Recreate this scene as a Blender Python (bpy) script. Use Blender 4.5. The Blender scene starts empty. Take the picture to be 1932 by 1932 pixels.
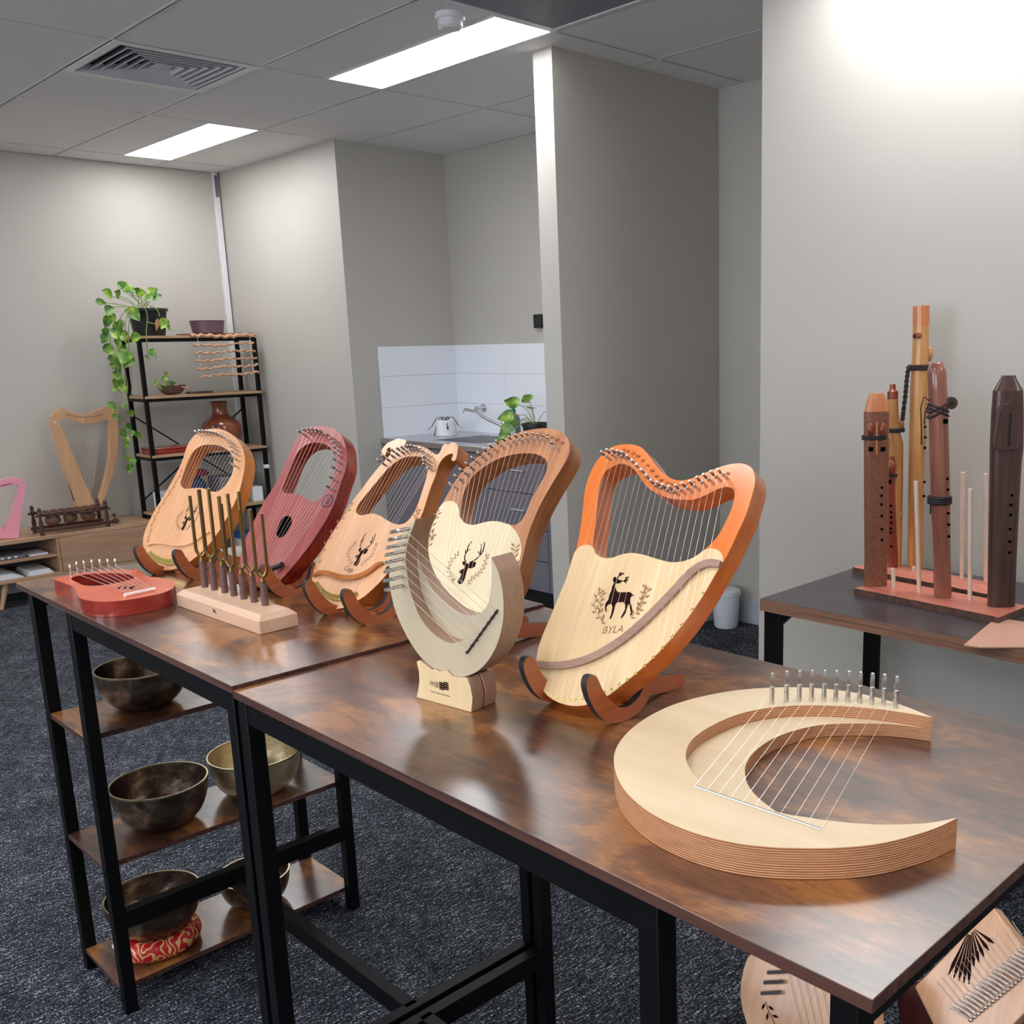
import bpy, bmesh, math, random
from mathutils import Vector, Matrix, geometry
random.seed(7)
PI = math.pi
SC = bpy.context.scene
COL = SC.collection

# ------------------------------------------------------------------ camera
F_PX, PPX, PPY = 1898.61, 1180.26, 1055.06
CAM = Vector((-1.68002, -4.31605, 1.451365))
RW = ((0.6934772, -0.7201409, -0.0220565), (-0.1673648, -0.1312407, -0.9771207), (0.7007699, 0.6813024, -0.2115387))
cd = bpy.data.cameras.new('camera')
cam = bpy.data.objects.new('camera', cd); COL.objects.link(cam)
cd.sensor_fit = 'HORIZONTAL'; cd.sensor_width = 36.0
cd.lens = F_PX / 1932 * 36.0
cd.shift_x = (966 - PPX) / 1932
cd.shift_y = (PPY - 966) / 1932
cd.clip_start = 0.05
right, down, fwd = Vector(RW[0]), Vector(RW[1]), Vector(RW[2])
mw = Matrix.Identity(4)
for i in range(3):
    mw[i][0], mw[i][1], mw[i][2], mw[i][3] = right[i], -down[i], -fwd[i], CAM[i]
cam.matrix_world = mw
SC.camera = cam

# ------------------------------------------------------------------ world, exposure
wd = bpy.data.worlds.new('world'); SC.world = wd; wd.use_nodes = True
wd.node_tree.nodes['Background'].inputs[0].default_value = (0.75, 0.82, 1.0, 1)
wd.node_tree.nodes['Background'].inputs[1].default_value = 0.05
SC.view_settings.view_transform = 'Standard'
SC.view_settings.look = 'None'
SC.view_settings.exposure = 0.38
SC.view_settings.gamma = 1.0
SC.view_settings.use_curve_mapping = False
PANEL_STRENGTH = 14.0
FILL_PANE_STRENGTH = 7.0

# ------------------------------------------------------------------ sight lines of the photograph (used to measure real positions)
def ray(x, y):
    a, b = (x - PPX) / F_PX, (y - PPY) / F_PX
    return right * a + down * b + fwd
def onz(x, y, z):
    d = ray(x, y); return CAM + d * ((z - CAM.z) / d.z)
def onpl(x, y, p, n):
    d = ray(x, y); return CAM + d * ((Vector(p) - CAM).dot(n) / d.dot(n))
def onx(x, y, X): return onpl(x, y, (X, 0, 0), Vector((1, 0, 0)))
def ony(x, y, Y): return onpl(x, y, (0, Y, 0), Vector((0, 1, 0)))
def depth(p): return (Vector(p) - CAM).dot(fwd)

# ------------------------------------------------------------------ materials
def srgb(r, g, b):
    f = lambda c: (c / 255 / 12.92) if c / 255 <= .04045 else ((c / 255 + .055) / 1.055) ** 2.4
    return (f(r), f(g), f(b), 1)
class NT:
    def __init__(s, name):
        s.m = bpy.data.materials.new(name); s.m.use_nodes = True
        s.t = s.m.node_tree; s.b = s.t.nodes['Principled BSDF']
    def n(s, typ, **kw):
        nd = s.t.nodes.new(typ)
        for k, v in kw.items():
            if hasattr(nd, k): setattr(nd, k, v)
            else: nd.inputs[k].default_value = v
        return nd
    def l(s, a, b): s.t.links.new(a, b)
    def coord(s, scale=(1, 1, 1), rot=(0, 0, 0), which='Object'):
        c = s.n('ShaderNodeTexCoord'); m = s.n('ShaderNodeMapping')
        m.inputs['Scale'].default_value = scale; m.inputs['Rotation'].default_value = rot
        s.l(c.outputs[which], m.inputs[0]); return m.outputs[0]
    def noise(s, vec, scale=5, detail=4, rough=.5, dist=0):
        nd = s.n('ShaderNodeTexNoise'); s.l(vec, nd.inputs['Vector'])
        nd.inputs['Scale'].default_value = scale; nd.inputs['Detail'].default_value = detail
        nd.inputs['Roughness'].default_value = rough; nd.inputs['Distortion'].default_value = dist
        return nd.outputs[0]
    def ramp(s, fac, stops):
        r = s.n('ShaderNodeValToRGB'); s.l(fac, r.inputs[0]); e = r.color_ramp.elements
        while len(e) < len(stops): e.new(.5)
        for q, (p, c) in zip(e, stops): q.position = p; q.color = c
        return r.outputs[0]
    def mix(s, fac, a, b, mode='MIX'):
        m = s.n('ShaderNodeMix'); m.data_type = 'RGBA'; m.blend_type = mode
        if isinstance(fac, (int, float)): m.inputs[0].default_value = fac
        else: s.l(fac, m.inputs[0])
        for sock, v in ((m.inputs[6], a), (m.inputs[7], b)):
            if isinstance(v, tuple): sock.default_value = v
            else: s.l(v, sock)
        return m.outputs[2]
    def bump(s, h, strength=.2, dist=.002):
        b = s.n('ShaderNodeBump'); b.inputs['Strength'].default_value = strength; b.inputs['Distance'].default_value = dist
        s.l(h, b.inputs['Height']); s.l(b.outputs[0], s.b.inputs['Normal'])
    def set(s, color=None, rough=None, metal=None, coat=None, spec=None, coat_rough=None):
        i = s.b.inputs
        if color is not None:
            if isinstance(color, tuple): i['Base Color'].default_value = color
            else: s.l(color, i['Base Color'])
        if rough is not None:
            if isinstance(rough, (int, float)): i['Roughness'].default_value = rough
            else: s.l(rough, i['Roughness'])
        if metal is not None: i['Metallic'].default_value = metal
        if coat is not None: i['Coat Weight'].default_value = coat
        if coat_rough is not None: i['Coat Roughness'].default_value = coat_rough
        if spec is not None: i['Specular IOR Level'].default_value = spec
        return s.m
def plain(name, c, rough=.5, metal=0, var=.06, scale=30, **kw):
    t = NT(name); v = t.noise(t.coord(), scale, 3)
    lo = tuple(x * (1 - var) for x in c[:3]) + (1,); hi = tuple(min(1, x * (1 + var)) for x in c[:3]) + (1,)
    return t.set(t.ramp(v, [(.3, lo), (.7, hi)]), rough, metal, **kw)
def wood(name, c1, c2, axis='z', rough=.4, scale=1.0, grain=60, coat=0, spec=.5, contrast=(.35, .65)):
    t = NT(name)
    a, l = grain * scale, 3 * scale
    sc = {'x': (l, a, a), 'y': (a, l, a), 'z': (a, a, l)}[axis]
    v = t.noise(t.coord(sc), 1.0, 4, .6, .3)
    w = t.noise(t.coord(tuple(q * .15 for q in sc)), 1.0, 3, .5, .6)
    c = t.ramp(v, [(contrast[0], c1), (contrast[1], c2)])
    c = t.mix(t.ramp(w, [(.35, (0, 0, 0, 1)), (.65, (.5, .5, .5, 1))]), c, tuple(x * .8 for x in c1[:3]) + (1,))
    t.bump(v, .05, .001)
    return t.set(c, rough, 0, coat, spec, .15)
def ply(name, light, dark, axis, period=.0026, rough=.5):
    # laminated edge: thin alternating layers stacked along one axis, slightly wavy
    t = NT(name)
    w = t.n('ShaderNodeTexWave'); w.wave_type = 'BANDS'; w.bands_direction = axis.upper(); w.wave_profile = 'SIN'
    t.l(t.coord((1, 1, 1)), w.inputs[0]); w.inputs['Scale'].default_value = .314 / period
    w.inputs['Distortion'].default_value = .5; w.inputs['Detail'].default_value = 2; w.inputs['Detail Scale'].default_value = .08
    k = 1 / period * .22
    sc = {'x': (k, 3, 3), 'y': (3, k, 3), 'z': (3, 3, k)}[axis]
    v = t.noise(t.coord(sc), 1.0, 3, .65)
    fl_ = {'x': (90, 14, 14), 'y': (14, 90, 14), 'z': (14, 14, 90)}[axis]
    g = t.noise(t.coord(tuple(q * 3 for q in fl_)), 1.0, 3)
    mid = tuple((a + b) / 2 for a, b in zip(light, dark))
    c = t.ramp(w.outputs[1], [(.25, dark), (.6, mid), (.85, light)])
    c = t.mix(t.ramp(v, [(.35, (0, 0, 0, 1)), (.65, (.6, .6, .6, 1))]), c, mid)
    c = t.mix(t.ramp(g, [(.45, (0, 0, 0, 1)), (.75, (.4, .4, .4, 1))]), c, dark)
    return t.set(c, rough)
def metal(name, c, rough=.25): return NT(name).set(c, rough, 1.0)
def emis(name, c, s):
    t = NT(name); t.b.inputs['Emission Color'].default_value = c; t.b.inputs['Emission Strength'].default_value = s
    return t.set((.9, .9, .9, 1), .4)

# walls: fine orange-peel paint
def paint(name, c, rough=.6):
    t = NT(name); v = t.noise(t.coord(), 120, 3); t.bump(v, .06, .001)
    w = t.noise(t.coord(), 1.5, 3)
    lo = tuple(x * .97 for x in c[:3]) + (1,)
    return t.set(t.ramp(w, [(.3, lo), (.7, c)]), rough)
M = {}
M['wall'] = paint('warm grey wall paint', srgb(190, 185, 177), .55)
M['white_wall'] = paint('white paint', srgb(226, 226, 228), .5)
M['ceil'] = paint('ceiling tile', srgb(232, 229, 228), .8)
M['grid'] = paint('ceiling grid', srgb(222, 218, 220), .5)
M['gap'] = plain('painted gap shade', srgb(34, 30, 34), .9)  # near-black colour paints in the shade along the ceiling tile edges
M['skirt'] = paint('skirting', srgb(176, 180, 190), .4)
def carpet():
    t = NT('dark blue-grey loop carpet')
    base = t.coord((1, 1, 1), (0, 0, .15))
    v = t.noise(t.coord((210, 150, 120), (0, 0, .15)), 1.0, 2, .6)
    st = t.noise(t.coord((34, 150, 30), (0, 0, .12)), 1.0, 2, .6)
    big = t.noise(base, 8, 4, .6)
    f = t.mix(.38, v, st)
    f = t.mix(.12, f, big)
    c = t.ramp(f, [(.40, srgb(18, 20, 25)), (.49, srgb(43, 46, 53)), (.56, srgb(88, 92, 100)), (.64, srgb(188, 190, 196))])
    t.bump(f, .6, .006)
    return t.set(c, .95, spec=.1)
M['carpet'] = carpet()
def rustic():
    t = NT('rustic brown laminate')
    big = t.noise(t.coord((8, 4.2, 6)), 1.0, 6, .6, .35)
    mott = t.noise(t.coord((30, 12, 20)), 1.0, 5, .6, .2)
    streak = t.noise(t.coord((70, 3, 60)), 1.0, 6, .7, .35)
    fine = t.noise(t.coord((420, 40, 300)), 1.0, 3, .7)
    c = t.ramp(big, [(.39, srgb(30, 20, 22)), (.46, srgb(70, 44, 34)), (.53, srgb(120, 76, 44)), (.60, srgb(186, 120, 56))])
    m2 = t.ramp(mott, [(.38, srgb(46, 29, 26)), (.5, srgb(92, 58, 40)), (.66, srgb(132, 82, 46))])
    c = t.mix(.28, c, m2)
    s = t.ramp(streak, [(.40, srgb(44, 28, 26)), (.58, srgb(126, 80, 52))])
    c = t.mix(.22, c, s)
    c = t.mix(t.ramp(fine, [(.45, (0, 0, 0, 1)), (.7, (.45, .45, .45, 1))]), c, srgb(40, 26, 24))
    r = .26
    t.bump(fine, .03, .0004)
    return t.set(c, r, spec=.9, coat=.4, coat_rough=.28)
M['rustic'] = rustic()
M['rustic_edge'] = wood('brown laminate edge', srgb(58, 34, 30), srgb(98, 62, 50), 'y', .45, 1.0, 120)
M['black'] = NT('black powder coat').set(srgb(8, 8, 10), .45, 0, spec=.18)
M['rubber'] = NT('black rubber edge').set(srgb(30, 28, 30), .6)
M['spruce'] = wood('pale spruce', srgb(226, 190, 142), srgb(238, 208, 162), 'z', .35, 1.0, 60, .15)
M['spruce_pale'] = wood('cream spruce', srgb(226, 206, 166), srgb(234, 216, 180), 'z', .38, 1.0, 60)
M['birch'] = wood('birch veneer', srgb(222, 196, 158), srgb(238, 216, 180), 'y', .45, .5, 24)
M['birch_up'] = wood('birch veneer upright', srgb(196, 180, 152), srgb(208, 192, 164), 'z', .42, .35, 14)
M['birch_block'] = wood('birch block face', srgb(224, 196, 150), srgb(240, 216, 172), 'z', .42, .6, 20)
M['ply_flat'] = ply('plywood edge flat', srgb(226, 172, 126), srgb(138, 78, 48), 'z')
M['ply_up'] = ply('plywood edge upright', srgb(198, 166, 140), srgb(128, 92, 72), 'y')
M['ply_brown'] = ply('brown laminated edge', srgb(170, 112, 74), srgb(120, 70, 42), 'y')
M['maple'] = wood('honey maple', srgb(222, 160, 112), srgb(234, 178, 130), 'z', .32, 1, 60, .3)
M['maple_side'] = wood('honey maple side', srgb(178, 100, 36), srgb(206, 126, 54), 'z', .3, 1, 50, .3)
M['mahog'] = wood('rose stained mahogany', srgb(152, 72, 70), srgb(176, 92, 86), 'z', .3, 1, 90, .4)
M['mahog_side'] = wood('red mahogany side', srgb(120, 30, 12), srgb(160, 46, 20), 'z', .25, 1, 60, .5)
M['beechp'] = wood('pinkish beech', srgb(220, 164, 122), srgb(234, 182, 140), 'z', .3, 1, 60, .3)
M['beechp_side'] = wood('amber beech side', srgb(150, 84, 30), srgb(184, 108, 46), 'z', .3, 1, 50, .3)
M['cherry'] = wood('cherry', srgb(176, 116, 80), srgb(200, 140, 98), 'z', .3, 1, 60, .3)
M['cherry_side'] = wood('cherry side', srgb(140, 82, 40), srgb(176, 110, 58), 'z', .3, 1, 50, .3)
M['orange'] = wood('glossy orange lacquer', srgb(220, 112, 42), srgb(236, 132, 56), 'z', .2, 1, 40, .6)
M['orange_side'] = wood('glossy orange side', srgb(196, 100, 38), srgb(218, 120, 52), 'z', .2, 1, 40, .6)
M['coral'] = wood('coral red lacquer', srgb(212, 92, 60), srgb(222, 104, 70), 'x', .35, 1, 50, .1)
M['coral_side'] = wood('deep red lacquer side', srgb(138, 36, 26), srgb(164, 52, 38), 'x', .25, 1, 50, .5)
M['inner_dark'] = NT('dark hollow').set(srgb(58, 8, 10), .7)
M['hole_black'] = NT('black opening').set(srgb(10, 8, 8), 1.0, spec=0)
M['engrave'] = NT('burnt engraving').set(srgb(44, 22, 18), .9, spec=.05)
M['engrave_lt'] = NT('light burnt engraving').set(srgb(150, 104, 72), .8)
M['stand_wood'] = wood('red brown stand ply', srgb(166, 88, 50), srgb(190, 108, 66), 'x', .3, 1, 60, .3)
M['chrome'] = metal('polished steel', (.62, .61, .61, 1), .25)
M['string'] = NT('steel string').set((.72, .68, .62, 1), .3, .85)
M['brass'] = metal('brass', srgb(226, 196, 112), .22)
M['oldbrass'] = metal('aged brass', srgb(122, 100, 62), .35)
M['fork_grip'] = ply('wound grip', srgb(130, 96, 92), srgb(70, 46, 46), 'z', .004)
M['block_wood'] = wood('pale rosy block', srgb(206, 166, 138), srgb(222, 184, 156), 'x', .4, 1, 30)
M['bridge_wood'] = wood('rosewood bridge', srgb(150, 116, 100), srgb(172, 138, 120), 'x', .35, 1, 60)
M['bowl'] = NT('hammered dark bronze')
def bowlmat(name, c1, c2, c3, r=.3):
    t = NT(name); v = t.noise(t.coord(), 22, 4, .6, .5); w = t.noise(t.coord((1, 1, 1)), 45, 2)
    t.bump(w, .35, .004)
    return t.set(t.ramp(v, [(.35, c1), (.55, c2), (.72, c3)]), r, .85)
M['bowl'] = bowlmat('hammered dark bronze', srgb(74, 60, 52), srgb(112, 94, 80), srgb(176, 156, 134))
M['bowl_gold'] = bowlmat('golden bronze', srgb(186, 166, 130), srgb(206, 188, 152), srgb(222, 206, 174), .38)
M['rim'] = metal('bowl rim', srgb(176, 160, 128), .3)
def brocade():
    t = NT('red brocade with gold scrolls'); v = t.n('ShaderNodeTexWave'); t.l(t.coord((1, 1, 1)), v.inputs[0])
    v.inputs['Scale'].default_value = 16; v.inputs['Distortion'].default_value = 22; v.inputs['Detail'].default_value = 1.5; v.inputs['Detail Scale'].default_value = 1.6
    return t.set(t.ramp(v.outputs[1], [(.62, srgb(190, 14, 30)), (.7, srgb(222, 176, 110))]), .45)
M['brocade'] = brocade()
M['oak'] = wood('light oak board', srgb(176, 138, 104), srgb(196, 160, 124), 'x', .45, 1, 40)
M['oak_con'] = wood('oak console', srgb(170, 134, 106), srgb(192, 156, 126), 'x', .45, 1, 30)
M['darkwood'] = wood('dark carved wood', srgb(62, 36, 30), srgb(100, 64, 52), 'x', .4, 1, 60)
M['gourd'] = plain('brown gourd', srgb(130, 92, 70), .5)
M['harpwood'] = wood('tan harp wood', srgb(204, 156, 116), srgb(220, 174, 132), 'z', .35, 1, 50, .2)
M['pink'] = plain('pink lacquer', srgb(240, 160, 178), .3, 0, .02)
M['leaf'] = NT('variegated pothos leaf')
def leafmat():
    t = NT('variegated pothos leaf'); v = t.noise(t.coord(), 18, 3)
    t.b.inputs['Subsurface Weight'].default_value = 0.0
    return t.set(t.ramp(v, [(.35, srgb(48, 92, 26)), (.5, srgb(92, 134, 36)), (.62, srgb(150, 178, 66)), (.72, srgb(214, 222, 170))]), .4)
M['leaf'] = leafmat()
M['stem'] = plain('green stem', srgb(130, 150, 70), .5)
M['deadleaf'] = plain('dry leaf', srgb(190, 140, 84), .7)
M['soil'] = plain('soil', srgb(50, 38, 30), .9)
M['blackplastic'] = plain('black plastic', srgb(22, 22, 26), .45)
M['terracotta'] = plain('burnished brown clay', srgb(128, 66, 40), .22, 0, .2, 6, coat=.5)
M['purple'] = plain('mauve ceramic', srgb(104, 76, 92), .4, 0, .12, 20)
M['shell'] = plain('dark coconut shell', srgb(86, 62, 54), .5, 0, .3, 30)
M['driftwood'] = plain('twisted twig', srgb(196, 152, 118), .7, 0, .2, 40)
M['white'] = plain('white matte', srgb(232, 234, 240), .5, 0, .03)
M['greyplastic'] = plain('grey plastic', srgb(110, 108, 116), .5)
M['blue'] = plain('blue card', srgb(40, 110, 190), .5)
M['navy'] = plain('navy cloth', srgb(34, 48, 84), .8, 0, .3)
M['maroon'] = plain('maroon cloth', srgb(120, 24, 50), .8, 0, .3)
M['cardboard'] = plain('tan card', srgb(170, 140, 112), .7)
M['tile'] = NT('white wall tile')
def tilemat():
    t = NT('glazed white wall tile')
    return t.set(srgb(236, 240, 248), .18, spec=.5)
M['tile'] = tilemat()
M['grout'] = plain('grout', srgb(200, 206, 218), .8)
M['steel'] = NT('brushed stainless steel').set((.62, .62, .64, 1), .3, 1)
M['cabinet'] = plain('dark grey laminate', srgb(112, 108, 116), .35, 0, .02)
M['handle'] = metal('satin handle', (.75, .75, .76, 1), .3)
M['green'] = plain('green plastic', srgb(20, 120, 90), .4)
M['desk_mat'] = wood('slate grey laminate', srgb(66, 58, 62), srgb(84, 76, 80), 'y', .3, 1, 120)
M['desk_edge'] = wood('brown striped edge', srgb(126, 88, 68), srgb(166, 124, 100), 'y', .5, 1.5, 200)
M['redboard'] = wood('rosy live edge board', srgb(204, 112, 92), srgb(226, 142, 122), 'y', .35, 1, 40, .3)
M['bark'] = plain('bark edge', srgb(92, 66, 56), .8, 0, .4, 60)
M['rod'] = plain('pale dowel', srgb(232, 208, 186), .5)
M['flute_speck'] = plain('speckled red brown', srgb(132, 84, 62), .4, 0, .35, 220)
M['flute_cap'] = wood('orange wood cap', srgb(196, 116, 66), srgb(214, 134, 80), 'z', .3, 1, 60, .3)
M['flute_red'] = wood('red flute wood', srgb(126, 52, 34), srgb(158, 76, 48), 'z', .3, 1, 60, .3)
M['flute_yellow'] = wood('yellow flute wood', srgb(176, 118, 66), srgb(222, 164, 98), 'z', .3, 1, 30, .3)
M['flute_rose'] = wood('rose brown flute wood', srgb(132, 78, 62), srgb(180, 118, 96), 'z', .25, .6, 22, .4)
M['flute_dark'] = wood('dark walnut flute', srgb(62, 42, 38), srgb(90, 62, 54), 'z', .35, 1, 60, .2)
M['leather'] = plain('dark leather', srgb(34, 30, 34), .6)
M['braid'] = plain('brown braid', srgb(52, 34, 34), .8)
M['maroon_wood'] = wood('dark maroon wood', srgb(62, 24, 26), srgb(84, 36, 36), 'z', .3, 1, 40, .3)
M['kraft'] = plain('tan sheet', srgb(204, 156, 134), .4, 0, .02)
M['panel'] = emis('light panel', (.97, .985, 1.0, 1), PANEL_STRENGTH)
M['fill_glow'] = emis('added fill light pane', (.82, .9, 1.0, 1), FILL_PANE_STRENGTH)  # added glow that raises the ambient light, not a known window
M['lightframe'] = plain('white light frame', srgb(225, 225, 228), .4, 0, .01)
M['grille'] = NT('perforated grille')
def grille():
    t = NT('perforated grille'); v = t.n('ShaderNodeTexVoronoi'); t.l(t.coord((1, 1, 1)), v.inputs['Vector'])
    v.inputs['Scale'].default_value = 90; v.inputs['Randomness'].default_value = 0
    return t.set(t.ramp(v.outputs[0], [(.28, srgb(60, 56, 66)), (.34, srgb(150, 146, 156))]), .6)
M['grille'] = grille()
M['vent'] = plain('vent blade', srgb(205, 200, 206), .5, 0, .02)
M['vent_dark'] = plain('duct dark', srgb(26, 20, 24), .8)
M['ivory'] = plain('ivory', srgb(240, 226, 216), .35, 0, .02)

# ------------------------------------------------------------------ mesh building
class MB:
    def __init__(s): s.v, s.f, s.mi = [], [], []
    def add(s, vs, fs, m=0):
        o = len(s.v); s.v += [tuple(v) for v in vs]
        for f in fs: s.f.append([i + o for i in f]); s.mi.append(m)
        return s
    def box(s, x0, x1, y0, y1, z0, z1, m=0, mat=None):
        vs = [Vector((x, y, z)) for x in (x0, x1) for y in (y0, y1) for z in (z0, z1)]
        if mat: vs = [mat @ v for v in vs]
        return s.add(vs, [(0, 1, 3, 2), (4, 6, 7, 5), (0, 4, 5, 1), (2, 3, 7, 6), (0, 2, 6, 4), (1, 5, 7, 3)], m)
    def tube(s, path, r, n=8, m=0, cap=True, closed=False, sx=1.0):
        path = [Vector(p) for p in path]; k = len(path)
        rs = r if isinstance(r, (list, tuple)) else [r] * k
        ref = None; vs = []
        for i, p in enumerate(path):
            a = path[i - 1] if (i > 0 or closed) else path[i]; b = path[(i + 1) % k] if (i < k - 1 or closed) else path[i]
            d = (b - a).normalized()
            if ref is None:
                ref = d.cross(Vector((0, 0, 1)) if abs(d.z) < .9 else Vector((1, 0, 0))).normalized()
            u = (ref - d * ref.dot(d)).normalized(); w = d.cross(u); ref = u
            for j in range(n):
                t = 2 * PI * j / n
                vs.append(p + u * math.cos(t) * rs[i] * sx + w * math.sin(t) * rs[i])
        fs = []
        for i in range(k if closed else k - 1):
            for j in range(n):
                a = i * n + j; b = i * n + (j + 1) % n; i2 = ((i + 1) % k) * n
                fs.append((a, b, i2 + (j + 1) % n, i2 + j))
        if cap and not closed: fs += [tuple(range(n))[::-1], tuple(range((k - 1) * n, k * n))]
        return s.add(vs, fs, m)
    def lathe(s, prof, n=32, m=0, c=(0, 0, 0), sx=1, sy=1, cap=True):
        vs = [Vector((c[0] + r * math.cos(2 * PI * j / n) * sx, c[1] + r * math.sin(2 * PI * j / n) * sy, c[2] + z)) for r, z in prof for j in range(n)]
        k = len(prof)
        fs = [(i * n + j, i * n + (j + 1) % n, (i + 1) * n + (j + 1) % n, (i + 1) * n + j) for i in range(k - 1) for j in range(n)]
        if cap:
            if prof[0][0] > 1e-5: fs.append(tuple(range(n))[::-1])
            if prof[-1][0] > 1e-5: fs.append(tuple(range((k - 1) * n, k * n)))
        return s.add(vs, fs, m)
    def ball(s, c, r, n=10, m=0, sc=(1, 1, 1)):
        k = max(4, n // 2)
        prof = [(max(1e-6, r * math.sin(PI * i / k)), -r * math.cos(PI * i / k)) for i in range(k + 1)]
        vs = []; 
        for rr, z in prof:
            for j in range(n): vs.append(Vector((c[0] + rr * math.cos(2 * PI * j / n) * sc[0], c[1] + rr * math.sin(2 * PI * j / n) * sc[1], c[2] + z * sc[2])))
        fs = [(i * n + j, i * n + (j + 1) % n, (i + 1) * n + (j + 1) % n, (i + 1) * n + j) for i in range(k) for j in range(n)]
        return s.add(vs, fs, m)
    def prism(s, outer, lo, hi, axis='y', holes=(), cap=0, side=1):
        loops = [list(outer)] + [list(h) for h in holes]
        flat = [p for l in loops for p in l]
        tri = geometry.tessellate_polygon([[Vector((p[0], p[1], 0)) for p in l] for l in loops])
        P = (lambda p, t: (p[0], t, p[1])) if axis == 'y' else ((lambda p, t: (p[0], p[1], t)) if axis == 'z' else (lambda p, t: (t, p[0], p[1])))
        N = len(flat); vs = [P(p, lo) for p in flat] + [P(p, hi) for p in flat]
        s.add(vs, [], 0); o = len(s.v) - 2 * N
        for t in tri:
            s.f.append([o + i for i in t]); s.mi.append(cap)
            s.f.append([o + N + i for i in reversed(t)]); s.mi.append(cap)
        b = 0
        for l in loops:
            n = len(l)
            for i in range(n):
                a, c = b + i, b + (i + 1) % n
                s.f.append([o + a, o + c, o + N + c, o + N + a]); s.mi.append(side)
            b += n
        return s
    def build(s, name, mats, parent=None, smooth=35, bevel=0, seg=2, tr=None):
        me = bpy.data.meshes.new(name)
        vs = s.v if tr is None else [tuple(tr @ Vector(v)) for v in s.v]
        me.from_pydata(vs, [], s.f)
        if not isinstance(mats, (list, tuple)): mats = [mats]
        for m in mats: me.materials.append(M[m] if isinstance(m, str) else m)
        for p, i in zip(me.polygons, s.mi): p.material_index = min(i, len(mats) - 1)
        bm = bmesh.new(); bm.from_mesh(me)
        bmesh.ops.remove_doubles(bm, verts=bm.verts, dist=1e-6)
        bmesh.ops.recalc_face_normals(bm, faces=bm.faces)
        bm.to_mesh(me); bm.free()
        for p in me.polygons: p.use_smooth = True
        try: me.set_sharp_from_angle(angle=math.radians(smooth))
        except Exception: pass
        o = bpy.data.objects.new(name, me); COL.objects.link(o)
        if parent: o.parent = parent
        if bevel:
            b = o.modifiers.new('bevel', 'BEVEL'); b.width = bevel; b.segments = seg; b.limit_method = 'ANGLE'; b.angle_limit = math.radians(50)
        return o
def tag(o, label=None, cat=None, group=None, kind=None):
    if label: o['label'] = label
    if cat: o['category'] = cat
    if group: o['group'] = group
    if kind: o['kind'] = kind
    return o
def struct(o): o['kind'] = 'structure'; return o
def thing(name, label, cat, loc=(0, 0, 0), rot=None, group=None):
    o = bpy.data.objects.new(name, None); COL.objects.link(o); o.empty_display_size = .05
    if rot is None: o.location = loc
    else: o.matrix_world = Matrix.Translation(Vector(loc)) @ rot.to_4x4()
    return tag(o, label, cat, group)
def dup(root, loc, label, rotz=None, group=None, scale=None):
    r = root.copy(); COL.objects.link(r); r.location = loc; r['label'] = label
    if rotz is not None: r.rotation_euler = (0, 0, rotz)
    if scale: r.scale = scale
    if group: r['group'] = group
    for ch in list(root.children):
        c = ch.copy(); COL.objects.link(c); c.parent = r
        for g in ch.children:
            d = g.copy(); COL.objects.link(d); d.parent = c
    return r
def spline(pts, k=4, closed=True):
    pts = [Vector((p[0], p[1])) for p in pts]; n = len(pts); out = []
    rng = range(n) if closed else range(n - 1)
    for i in rng:
        if closed: p0, p1, p2, p3 = pts[i - 1], pts[i], pts[(i + 1) % n], pts[(i + 2) % n]
        else: p0, p1, p2, p3 = pts[max(0, i - 1)], pts[i], pts[i + 1], pts[min(n - 1, i + 2)]
        for j in range(k):
            t = j / k
            out.append(.5 * ((2 * p1) + (p2 - p0) * t + (2 * p0 - 5 * p1 + 4 * p2 - p3) * t * t + (3 * p1 - p0 - 3 * p2 + p3) * t ** 3))
    if not closed: out.append(pts[-1])
    return [(p.x, p.y) for p in out]
class Frame:
    """upright or leaning plane: x = along its width, z = up along it, y = backwards (into its thickness)"""
    def __init__(s, o, psi, phi):
        a, b = math.radians(psi), math.radians(phi)
        h = Vector((math.cos(a), math.sin(a), 0)); z = Vector((0, 0, 1))
        s.w = Vector((math.sin(a), -math.cos(a), 0)); s.back = h * math.cos(b) - z * math.sin(b); s.up = z * math.cos(b) + h * math.sin(b)
        s.o = Vector(o)
        s.rot = Matrix((s.w, s.back, s.up)).transposed()
    def at(s, x, y, off=0):
        p = onpl(x, y, s.o + s.back * off, s.back) - s.o
        return (p.dot(s.w), p.dot(s.up))
    def loc(s, P):
        d = Vector(P) - s.o; return Vector((d.dot(s.w), d.dot(s.back), d.dot(s.up)))
    def trace(s, crop, pts, off=0):
        ox, oy, k = crop; return [s.at(ox + x / k, oy + y / k, off) for x, y in pts]
def ribbon(path, w, k=1):
    """flat 2D band polygon around a polyline; w = half width (number or list)"""
    path = [Vector((p[0], p[1])) for p in path]; n = len(path); L, Rr = [], []
    for i, p in enumerate(path):
        d = (path[min(n - 1, i + 1)] - path[max(0, i - 1)]); d = d.normalized() if d.length else Vector((1, 0))
        ww = w[i] if isinstance(w, (list, tuple)) else w
        q = Vector((-d.y, d.x)) * ww; L.append(p + q); Rr.append(p - q)
    return [(p.x, p.y) for p in L] + [(p.x, p.y) for p in reversed(Rr)]
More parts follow.
